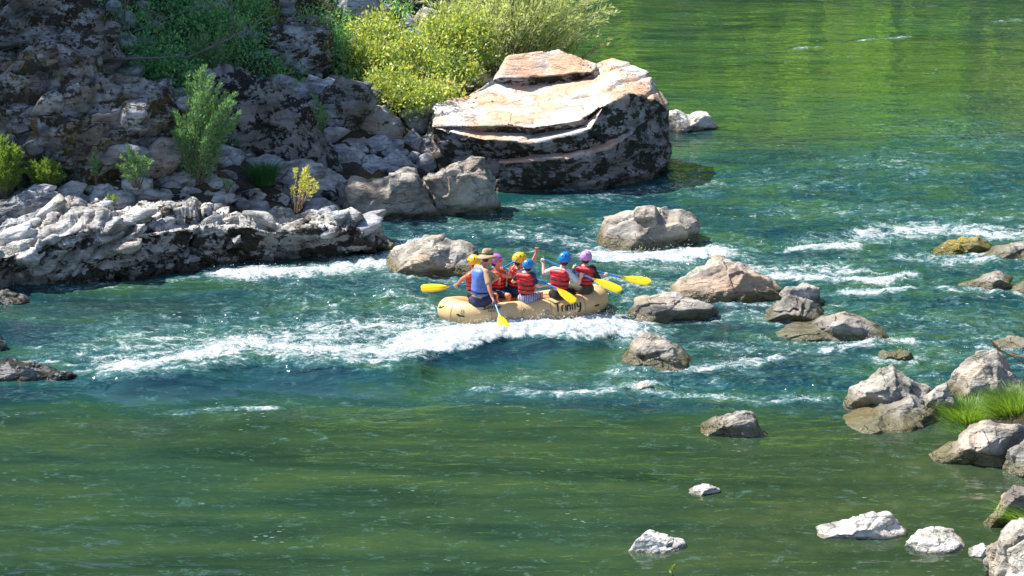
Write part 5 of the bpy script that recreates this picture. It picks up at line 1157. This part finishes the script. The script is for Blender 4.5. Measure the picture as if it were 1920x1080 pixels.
wv = N(nts, 'TexWave'); wv.inputs['Scale'].default_value = 9; wv.inputs['Distortion'].default_value = 1.5; L(nts, N(nts, 'TexCoord').outputs['Object'], wv.inputs['Vector'])
L(nts, ramp(nts, wv.outputs['Fac'], [(0.4, (0.09, 0.09, 0.22)), (0.6, (0.45, 0.44, 0.62))]), pp.inputs['Base Color']); L(nts, pp.outputs[0], outs.inputs[0])
def helm_mat(n, c):
    m = plain(n, c, 0.3, 0.1, 8, 0.0, 0.5, coat=0.15); nt = m.node_tree; pb = [q for q in nt.nodes if q.type == 'BSDF_PRINCIPLED'][0]
    src = pb.inputs['Base Color'].links[0].from_socket; sp = N(nt, 'SeparateXYZ'); L(nt, N(nt, 'TexCoord').outputs['Generated'], sp.inputs[0])
    f = None
    for ax, fr, th in ((0, 26.0, 0.55), (1, 17.0, 0.2)):
        w_ = math_(nt, 'GREATER_THAN', math_(nt, 'SINE', math_(nt, 'MULTIPLY', sp.outputs[ax], fr)), th); f = w_ if f is None else math_(nt, 'MULTIPLY', f, w_)
    f = math_(nt, 'MULTIPLY', f, math_(nt, 'GREATER_THAN', sp.outputs[2], 0.62)); f = math_(nt, 'MULTIPLY', f, math_(nt, 'LESS_THAN', sp.outputs[2], 0.93))
    L(nt, mix(nt, f, src, (0.01, 0.01, 0.012)), pb.inputs['Base Color']); return m
HB = helm_mat('blue_helmet_shell', (0.01, 0.19, 0.56)); HY = helm_mat('yellow_helmet_shell', (0.85, 0.50, 0.01)); HP = helm_mat('purple_helmet_shell', (0.42, 0.12, 0.55)); HPK = helm_mat('pink_helmet_shell', (0.62, 0.28, 0.62))

def seat_point(px, b, lift=0.09):
    def q(a):
        z = 0.11 * max(0, (a - 0.45)) ** 1.7 + RT - 0.14 * b + 0.02 * a + lift
        return RC + AH * a + BH * b + [0, 0, z]
    return q(min(np.linspace(-1.5, 1.5, 900), key=lambda a: abs(project(*q(a))[0] - px)))
def hand_caps(wr, grip, ax, k, Fd):
    """palm, four curled fingers and a thumb closing round a shaft through grip along ax"""
    ax = unit(ax); caps = []; w = unit(np.array(grip) - wr); inn = w - ax * (w @ ax)
    if np.linalg.norm(inn) < 0.2: inn = np.cross(ax, [0, 0, 1])
    inn = unit(inn); sd = np.cross(ax, inn); pc = np.array(grip) - inn * 0.036 * k
    for j in (-1.5, -0.5, 0.5, 1.5):
        b0 = pc + ax * j * 0.021 * k; caps.append((wr, 0.024 * k, b0, 0.014 * k))
        R_ = 0.031 * k * (1 - 0.06 * abs(j)); L0 = 1.0 - 0.1 * abs(j + 0.5)
        pts = [np.array(grip) + ax * j * 0.022 * k + R_ * (-inn * math.cos(q) + sd * math.sin(q)) for q in (0.35, 1.25 * L0, 2.2 * L0, 3.0 * L0)]
        for u, v in zip(pts[:-1], pts[1:]): caps.append((u, 0.0105 * k, v, 0.0095 * k))
    t0 = pc + ax * 0.036 * k - inn * 0.01; t1 = np.array(grip) + ax * 0.035 * k - sd * 0.03 * k; t2 = np.array(grip) + ax * 0.024 * k - sd * 0.024 * k + inn * 0.022 * k
    caps += [(t0, 0.014 * k, t1, 0.012 * k), (t1, 0.012 * k, t2, 0.010 * k)]
    return caps
def person(label, hip, neck, head, larm, rarm, phi, skin, vest, shorts, sleeve=None, helmet=None, hat=False, k=1.0, sleeve_len=0.6, hair=True, look=None, knee_out=0.07, far=False, hk=1.0, leg=None, plain_vest=False):
    """hip: world point; the rest (photo px, py, metres of depth from the hip); arms: ((elbow),(hand),shaft axis)"""
    hip = np.array(hip); J = lambda q: atY(q[0], q[1], hip[1] + q[2])
    ph = math.radians(phi); Fd = np.array([math.cos(ph), math.sin(ph), 0]); Rt = np.array([math.sin(ph), -math.cos(ph), 0])
    nk = J(neck); hd = J(head); up = unit(nk - hip)
    root = empty('person', tuple(hip), label, 'person', 'people in the raft'); org = hip
    shw = 0.175 * k; ch = nk - up * 0.14 * k; wa = hip + up * 0.13 * k
    shl = nk - up * 0.07 * k - Rt * shw; shr = nk - up * 0.07 * k + Rt * shw
    caps = [(hip, 0.125 * k, wa, 0.11 * k), (wa, 0.11 * k, ch, 0.125 * k), (ch, 0.125 * k, nk - up * 0.09 * k, 0.075 * k), (shl, 0.058 * k, nk - up * 0.05 * k, 0.062 * k), (shr, 0.058 * k, nk - up * 0.05 * k, 0.062 * k), (nk - up * 0.04 * k, 0.055 * k, hd - [0, 0, 0.05 * k], 0.05 * k)]
    balls = []
    slv = []
    for sh, (el, ha, ax) in ((shl, larm), (shr, rarm)):
        e = J(el); h = J(ha); axv = unit(J(ax[1]) - J(ax[0])) if ax else np.array([0, 0, 1.0])
        wr = e + (h - e) * (1 - 0.075 * k / max(0.1, np.linalg.norm(h - e)))
        mid = (sh + e) / 2
        caps += [(sh, 0.054 * k, mid, 0.049 * k), (mid, 0.049 * k, e, 0.040 * k), (e, 0.041 * k, e + (wr - e) * 0.35, 0.041 * k), (e + (wr - e) * 0.35, 0.041 * k, wr, 0.026 * k)]
        caps += hand_caps(wr, h, axv, k, Fd)
        q = sh + (e - sh) * min(1, sleeve_len); slv += [(sh + unit(nk - sh) * 0.03, 0.068 * k, q, 0.062 * k)]
        if sleeve_len > 1: slv += [(e, 0.056 * k, e + (wr - e) * (sleeve_len - 1), 0.046 * k)]
    legc = []; Ld = unit(BH * (-0.75 if far else 0.75) + AH * 0.6) if leg is None else unit(AH * leg[0] + BH * leg[1]); Lr = np.cross(Ld, [0, 0, 1])
    for sd in (-1, 1):
        h0 = hip + Lr * sd * 0.09 * k - [0, 0, 0.02]; kn = h0 + Ld * 0.40 * k + Lr * sd * knee_out + [0, 0, 0.02]; an = np.array([kn[0], kn[1], 0]) - Ld * 0.04; an[2] = 0.16 + (kn[2] - 0.40) * 0.5
        toe = an + Ld * 0.15 * k + Lr * sd * 0.02 - [0, 0, 0.04]
        caps += [(h0, 0.095 * k, kn, 0.058 * k), (kn, 0.057 * k, kn + (an - kn) * 0.35, 0.056 * k), (kn + (an - kn) * 0.35, 0.056 * k, an, 0.036 * k), (an, 0.038 * k, toe, 0.03 * k)]
        legc += [(h0, 0.112 * k, h0 + (kn - h0) * 0.72, 0.086 * k)]
    # head
    kh = k * hk * (1.06 if k < 1.05 else 1.02)
    lk = unit(look if look is not None else Fd + np.array([0, 0, -0.08])); uh = unit(np.array([0, 0, 1.0]) + up * 0.3); lk = unit(lk - uh * (lk @ uh)); sx = np.cross(lk, uh)
    balls += [(hd, (0.078 * kh, 0.098 * kh, 0.118 * kh), sx, uh), (hd + lk * 0.03 * kh - uh * 0.05 * kh, (0.058 * kh, 0.07 * kh, 0.07 * kh), sx, uh)]
    balls += [(hd + lk * 0.103 * kh - uh * 0.022 * kh, (0.013 * kh, 0.018 * kh, 0.024 * kh), sx, uh)]
    for sd in (-1, 1): balls += [(hd + sx * sd * 0.08 * kh - uh * 0.015 * kh - lk * 0.005, (0.012 * kh, 0.022 * kh, 0.032 * kh), sx, uh)]
    caps += [(hd + lk * 0.09 * kh - uh * 0.066 * kh - sx * 0.022 * kh, 0.009 * kh, hd + lk * 0.09 * kh - uh * 0.066 * kh + sx * 0.022 * kh, 0.009 * kh)]
    skinned('body', caps, balls, skin, root, 0.0105, 3, org)
    Vi, Fi = ico(2)
    for sd in (-1, 1): link('eye', npmesh('eye', Vi * 0.011 * kh + (hd + lk * 0.093 * kh + sx * sd * 0.031 * kh + uh * 0.008 * kh - org), Fi), EYE, root)
    # shorts
    skinned('shorts', [(hip - up * 0.03, 0.148 * k, hip + up * 0.10 * k, 0.132 * k)] + legc, [], shorts, root, 0.014, 4, org)
    if sleeve is not None:
        skinned('shirt', slv + [(hip + up * 0.06 * k, 0.138 * k, wa + up * 0.05, 0.13 * k), (wa, 0.125 * k, ch, 0.135 * k), (shl, 0.07 * k, shr, 0.07 * k)], [], sleeve, root, 0.013, 4, org)
    # life vest: puffed foam panels around the trunk
    nr, nc = 46, 40; tt = np.linspace(0, 1, nr); qa = np.arange(nc) * 2 * math.pi / nc
    b0 = hip + up * 0.085 * k; b1 = nk - up * 0.02 * k; Ln = np.linalg.norm(b1 - b0); VV = []
    for t in tt:
        c = b0 + (b1 - b0) * t
        hw = np.interp(t, [0, 0.03, 0.1, 0.5, 0.62, 0.74, 0.9, 0.97, 1.0], [0.10, 0.158, 0.172, 0.182, 0.19, 0.215, 0.20, 0.13, 0.06]) * k
        hd_ = np.interp(t, [0, 0.03, 0.1, 0.5, 0.7, 0.85, 0.95, 1.0], [0.08, 0.135, 0.15, 0.155, 0.165, 0.15, 0.11, 0.06]) * k
        puff = 1 - 0.13 * sum(math.exp(-((t - u) / 0.022) ** 2) for u in (((0.20, 0.43, 0.66)) if not plain_vest else (0.14,)))
        cs, sn = np.cos(qa), np.sin(qa)
        X = np.sign(cs) * np.abs(cs) ** 0.72 * hw * puff; Yv = np.sign(sn) * np.abs(sn) ** 0.72 * hd_ * puff
        if plain_vest: X = X * 0.86
        VV.append(c - org + X[:, None] * Rt + Yv[:, None] * np.cross(Rt, up) * -1)
    VV = np.array(VV); P = VV.reshape(-1, 3); P = P + 0.008 * np.stack([fbm(P[:, 0] * 9 + 3, P[:, 1] * 9, P[:, 2] * 9, 2, int(abs(hip[0] * 100)) + q) for q in range(3)], -1)
    vm = npmesh('life_vest', P, gridfaces(nr, nc, True)); vo = link('life_vest', vm, vest, root)
    # yoke pillow behind the neck
    bk = -np.cross(Rt, up); bk = bk if bk @ Fd < 0 else -bk
    ty = nk - up * 0.085 * k + bk * 0.10 * k
    if not plain_vest: skinned('collar_pad', [(ty - Rt * 0.13 * k, 0.062 * k, ty + Rt * 0.13 * k, 0.062 * k), (ty - Rt * 0.13 * k, 0.055 * k, ty - Rt * 0.12 * k - bk * 0.15 * k + up * 0.03, 0.04 * k), (ty + Rt * 0.13 * k, 0.055 * k, ty + Rt * 0.12 * k - bk * 0.15 * k + up * 0.03, 0.04 * k)], [], vest if vest is not None else RED, vo, 0.014, 3, org)
    ac = Acc()
    for u in ((0.20, 0.43) if not plain_vest else (0.14,)):
        i = int(u * (nr - 1)); ring0 = VV[i - 1] ; ring1 = VV[i + 1]
        c0 = ring0.mean(0); ac.add(np.vstack([c0 + (ring0 - c0) * 1.045, c0 + (ring1 - c0) * 1.045]), gridfaces(2, nc, True))
    link('belts', ac.mesh('belts'), BLK, vo)
    hv = unit(uh)
    if helmet is not None:
        Vi, Fi = ico(4); fr = Vi @ np.array([0, 1, 0]); zz = Vi[:, 2].copy(); low = np.where(Vi[:, 1] > 0.3, 0.12, -0.42 + 0.25 * sstep(0.0, 0.6, Vi[:, 1])); Vh = Vi.copy()
        Vh[:, 2] = np.maximum(zz, low); 
        ins = zz < low; Vh[ins, :2] *= 0.93
        Vh *= np.array([0.122, 0.142, 0.128]) * kh
        rib = 1 + 0.02 * np.cos(Vi[:, 0] * 16) * (Vi[:, 2] > 0.3); Vh *= rib[:, None]
        W = Vh[:, :1] * sx + Vh[:, 1:2] * lk + Vh[:, 2:] * hv + (hd + hv * 0.018 * kh - lk * 0.008 - org)
        link('helmet', npmesh('helmet', W, Fi), helmet, root)
        if hair: skinned('hair', [], [(hd - lk * 0.035 * kh - uh * 0.035 * kh, (0.085 * kh, 0.078 * kh, 0.085 * kh), sx, uh)], HAIR, root, 0.012, 2, org)
    if hat:
        skinned('hair', [], [(hd - lk * 0.03 * kh + uh * 0.0 * kh, (0.083 * kh, 0.08 * kh, 0.09 * kh), sx, uh)], HAIR, root, 0.012, 2, org)
        prof = [(0.0, 0.125), (0.05, 0.122), (0.083, 0.108), (0.098, 0.07), (0.102, 0.02), (0.106, 0.005), (0.13, -0.004), (0.165, -0.022), (0.192, -0.045), (0.19, -0.052), (0.16, -0.03), (0.10, -0.008), (0.095, -0.012)]
        q = np.arange(40) * 2 * math.pi / 40; VV2 = []
        for r_, z_ in prof:
            wob = 0.018 * np.sin(2 * q + 0.6) * (r_ > 0.11) * (r_ / 0.19)
            VV2.append(np.stack([np.cos(q) * r_ * 0.95, np.sin(q) * r_ * 1.08, z_ + wob], -1))
        P = np.array(VV2).reshape(-1, 3) * kh; tl = unit(hv + lk * 0.12 + sx * -0.18); lx = unit(lk - tl * (lk @ tl)); xx = np.cross(lx, tl)
        W = P[:, :1] * xx + P[:, 1:2] * lx + P[:, 2:] * tl + (hd + hv * 0.045 * kh - org)
        ho = link('hat', npmesh('hat', W, gridfaces(len(prof), 40, True)), plain('hat_canvas', (0.40, 0.27, 0.15), 0.9, 0.2, 14, 0.6), root)
        Vb = []; 
        for z_ in (0.006, 0.034): Vb.append(np.stack([np.cos(q) * 0.105 * 0.95, np.sin(q) * 0.105 * 1.08, 0 * q + z_], -1))
        P = np.array(Vb).reshape(-1, 3) * kh; W = P[:, :1] * xx + P[:, 1:2] * lx + P[:, 2:] * tl + (hd + hv * 0.045 * kh - org)
        link('hat_band', npmesh('hat_band', W, gridfaces(2, 40, True)), OLIVE, ho)
    return root
PB = plain('blue_paddle_shaft', (0.02, 0.22, 0.60), 0.35, 0.05); PY = plain('yellow_paddle_blade', (0.80, 0.56, 0.01), 0.35, 0.08, 5)
def paddle(label, Y, grip, throat, tip, bw=0.105, face=(0.1, -0.6, 0.8)):
    g, t, e = [atY(q[0], q[1], Y + q[2]) for q in (grip, throat, tip)]
    root = empty('paddle', tuple(g), label, 'paddle', 'paddles with blue shafts and yellow blades'); ax = unit(t - g)
    V, Fc = tube_arrays(np.array([g, g + (t - g) * .5, t]) - g, [0.017, 0.017, 0.017], 10); link('shaft', npmesh('shaft', V, Fc), PB, root)
    s = unit(np.cross(ax, unit(face))); V, Fc = tube_arrays(np.array([-s * 0.055, s * 0.055]), [0.018, 0.018], 8); link('grip', npmesh('grip', V, Fc), PB, root)
    bd = unit(e - t); s = unit(np.cross(bd, unit(face))); nn = np.cross(bd, s); Ln = np.linalg.norm(e - t)
    u = np.linspace(-0.06, 1, 22); hw = bw * np.interp(u, [-0.06, 0, 0.12, 0.3, 0.6, 0.9, 0.97, 1.0], [0.14, 0.2, 0.5, 0.82, 1.0, 0.93, 0.75, 0.45])
    v = np.linspace(-1, 1, 13); rows = []
    for side in (1, -1):
        for i in range(22):
            th = 0.006 + 0.014 * np.exp(-(v / 0.13) ** 2) * (1 - 0.7 * max(0, u[i])); th = th * (1 - np.abs(v) ** 6)
            rows.append((t - g) + bd * Ln * u[i] + s * (hw[i] * v)[:, None] + nn * (0.018 * (1 - v ** 2) * -1 + side * th)[:, None])
    V = np.array(rows).reshape(-1, 3); f = gridfaces(22, 13); Fc = np.vstack([f, f[:, ::-1] + 22 * 13]); link('blade', npmesh('blade', V, Fc), PY, root)
# near side, stern to bow
hG = seat_point(897, -0.56); hA = seat_point(987, -0.56, 0.07); hB = seat_point(1047, -0.54); hP = seat_point(1098, -0.50)
f1 = seat_point(890, 0.54); f2 = seat_point(934, 0.54); f3 = seat_point(962, 0.54)
person('person in a blue vest, tan shirt and brimmed hat steering at the stern', hG, (905, 499, 0.05), (914, 483, 0.10), ((932, 520, 0.25), (916, 534, 0.12), ((912, 530, 0.1), (924, 567, -0.35))), ((917, 538, -0.30), (925, 565, -0.44), ((912, 530, 0.02), (937, 592, -0.78))), 32, SK1, BLUEV, NAVY, sleeve=TAN, hat=True, k=1.05, sleeve_len=0.75, plain_vest=True)
paddle('paddle dipping its yellow blade into the foam beside the stern lettering', hG[1], (914, 531, 0.02), (937, 592, -0.78), (948, 617, -1.25), 0.11, (0.2, -0.9, 0.45))
person('child in a red vest, blue helmet and striped shorts on the near side', hA, (986, 509, 0.04), (991, 498, 0.08), ((962, 528, 0.2), (980, 522, 0.33), ((975, 508, 0.3), (1045, 541, -0.05))), ((1008, 537, -0.02), (1030, 534, 0.02), ((975, 508, 0.3), (1045, 541, -0.05))), 62, SK2, RED, STR, sleeve=NAVY, helmet=HB, k=0.88)
paddle('paddle with its blade tip pointing down over the large name lettering', hA[1], (976, 509, 0.33), (1046, 542, -0.10), (1079, 567, -0.30), 0.10)
person('person in a red vest and blue helmet with left arm raised, second from the bow', hB, (1053, 502, 0.04), (1060, 486, 0.08), ((1020, 513, 0.10), (1018, 488, 0.25), ((1018, 486, 0.25), (1092, 515, -0.05))), ((1085, 531, -0.04), (1091, 514, -0.05), ((1018, 486, 0.25), (1092, 515, -0.05))), 58, SK2, RED, BLK, sleeve=WHITEF, helmet=HB, k=1.0, sleeve_len=0.7)
paddle('paddle held high across the back of the second person, blade near the bow', hB[1], (1018, 486, 0.26), (1114, 524, -0.12), (1165, 545, -0.30))
person('person in a red vest and pink helmet with black sleeves nearest the bow', hP, (1098, 497, 0.03), (1099, 483, 0.06), ((1073, 510, 0.08), (1078, 500, 0.22), ((1080, 500, 0.22), (1137, 514, 0.05))), ((1121, 522, -0.02), (1137, 514, 0.05), ((1080, 500, 0.22), (1137, 514, 0.05))), 74, SK2, RED, OLIVE, sleeve=BLK, helmet=HPK, k=0.92, sleeve_len=1.25, leg=(-0.35, 0.9))
paddle('paddle reaching farthest right past the bow', hP[1], (1079, 499, 0.23), (1168, 521, 0.0), (1220, 529, -0.1))
# far side
person('person in a yellow helmet half hidden behind the steering person', f1, (889, 506, 0.0), (888, 491, 0.02), ((868, 522, 0.05), (855, 537, 0.05), ((905, 530, 0.1), (838, 539, 0.1))), ((905, 527, 0.1), (901, 532, 0.1), ((905, 530, 0.1), (838, 539, 0.1))), 150, SK1, RED, BLK, helmet=HY, k=0.95, far=True)
paddle('paddle stretched out flat behind the stern on the left', f1[1], (906, 531, 0.1), (840, 538, 0.05), (789, 541, 0.0))
person('person in a red vest and purple helmet beside the brimmed hat', f2, (934, 505, 0.0), (931, 489, 0.0), ((936, 533, -0.12), (936, 525, -0.25), None), ((957, 519, -0.08), (962, 497, -0.05), ((966, 490, -0.05), (938, 508, 0.3))), -20, SK1, RED, NAVY, helmet=HP, k=0.95, sleeve=ORG, sleeve_len=0.25, far=True)
paddle('paddle held up at an angle on the far side, shaft behind the purple helmet', f2[1], (967, 489, -0.06), (905, 524, 0.75), (880, 540, 1.0))
person('bare armed person in a red vest and yellow helmet raising a fist', f3, (972, 502, 0.0), (975, 487, 0.0), ((1000, 489, 0.1), (1008, 468, 0.1), None), ((975, 524, -0.1), (985, 533, -0.2), None), 5, SK1, RED, NAVY, helmet=HY, k=1.0, far=True)


# ------------------------------------------------------------------ light and camera
w = bpy.data.worlds.new('World'); sc.world = w; w.use_nodes = True
nt = w.node_tree; nt.nodes.clear()
sky = nt.nodes.new('ShaderNodeTexSky'); sky.sky_type = 'NISHITA'; sky.sun_disc = False
el = math.asin(SUN[2]); az = math.atan2(SUN[0], SUN[1])
sky.sun_elevation = el; sky.sun_rotation = az; sky.air_density = 1.0; sky.dust_density = 0.6; sky.ozone_density = 1.5
bg = nt.nodes.new('ShaderNodeBackground'); bg.inputs[1].default_value = 0.105
wo = nt.nodes.new('ShaderNodeOutputWorld'); nt.links.new(sky.outputs[0], bg.inputs[0]); nt.links.new(bg.outputs[0], wo.inputs[0])
sl = bpy.data.lights.new('sun', 'SUN'); sl.energy = 5.0; sl.angle = math.radians(0.5); sl.color = (1.0, 0.95, 0.87)
so = bpy.data.objects.new('sun', sl); COL.objects.link(so); so.rotation_euler = Vector(SUN).to_track_quat('Z', 'Y').to_euler(); so.location = (-20, 60, 40)
cd = bpy.data.cameras.new('camera'); cd.sensor_width = 36; cd.lens = F / 1920 * 36; cd.clip_start = 0.5; cd.clip_end = 1500
co = bpy.data.objects.new('camera', cd); COL.objects.link(co); co.location = (0, 0, CH); co.rotation_euler = (math.radians(90) - TH, 0, 0)
sc.camera = co
vs = sc.view_settings; vs.view_transform = 'Standard'; vs.look = 'None'; vs.gamma = 1.0; vs.exposure = 1.0; vs.use_curve_mapping = False
sc.cycles.max_bounces = 6; sc.cycles.use_denoising = True
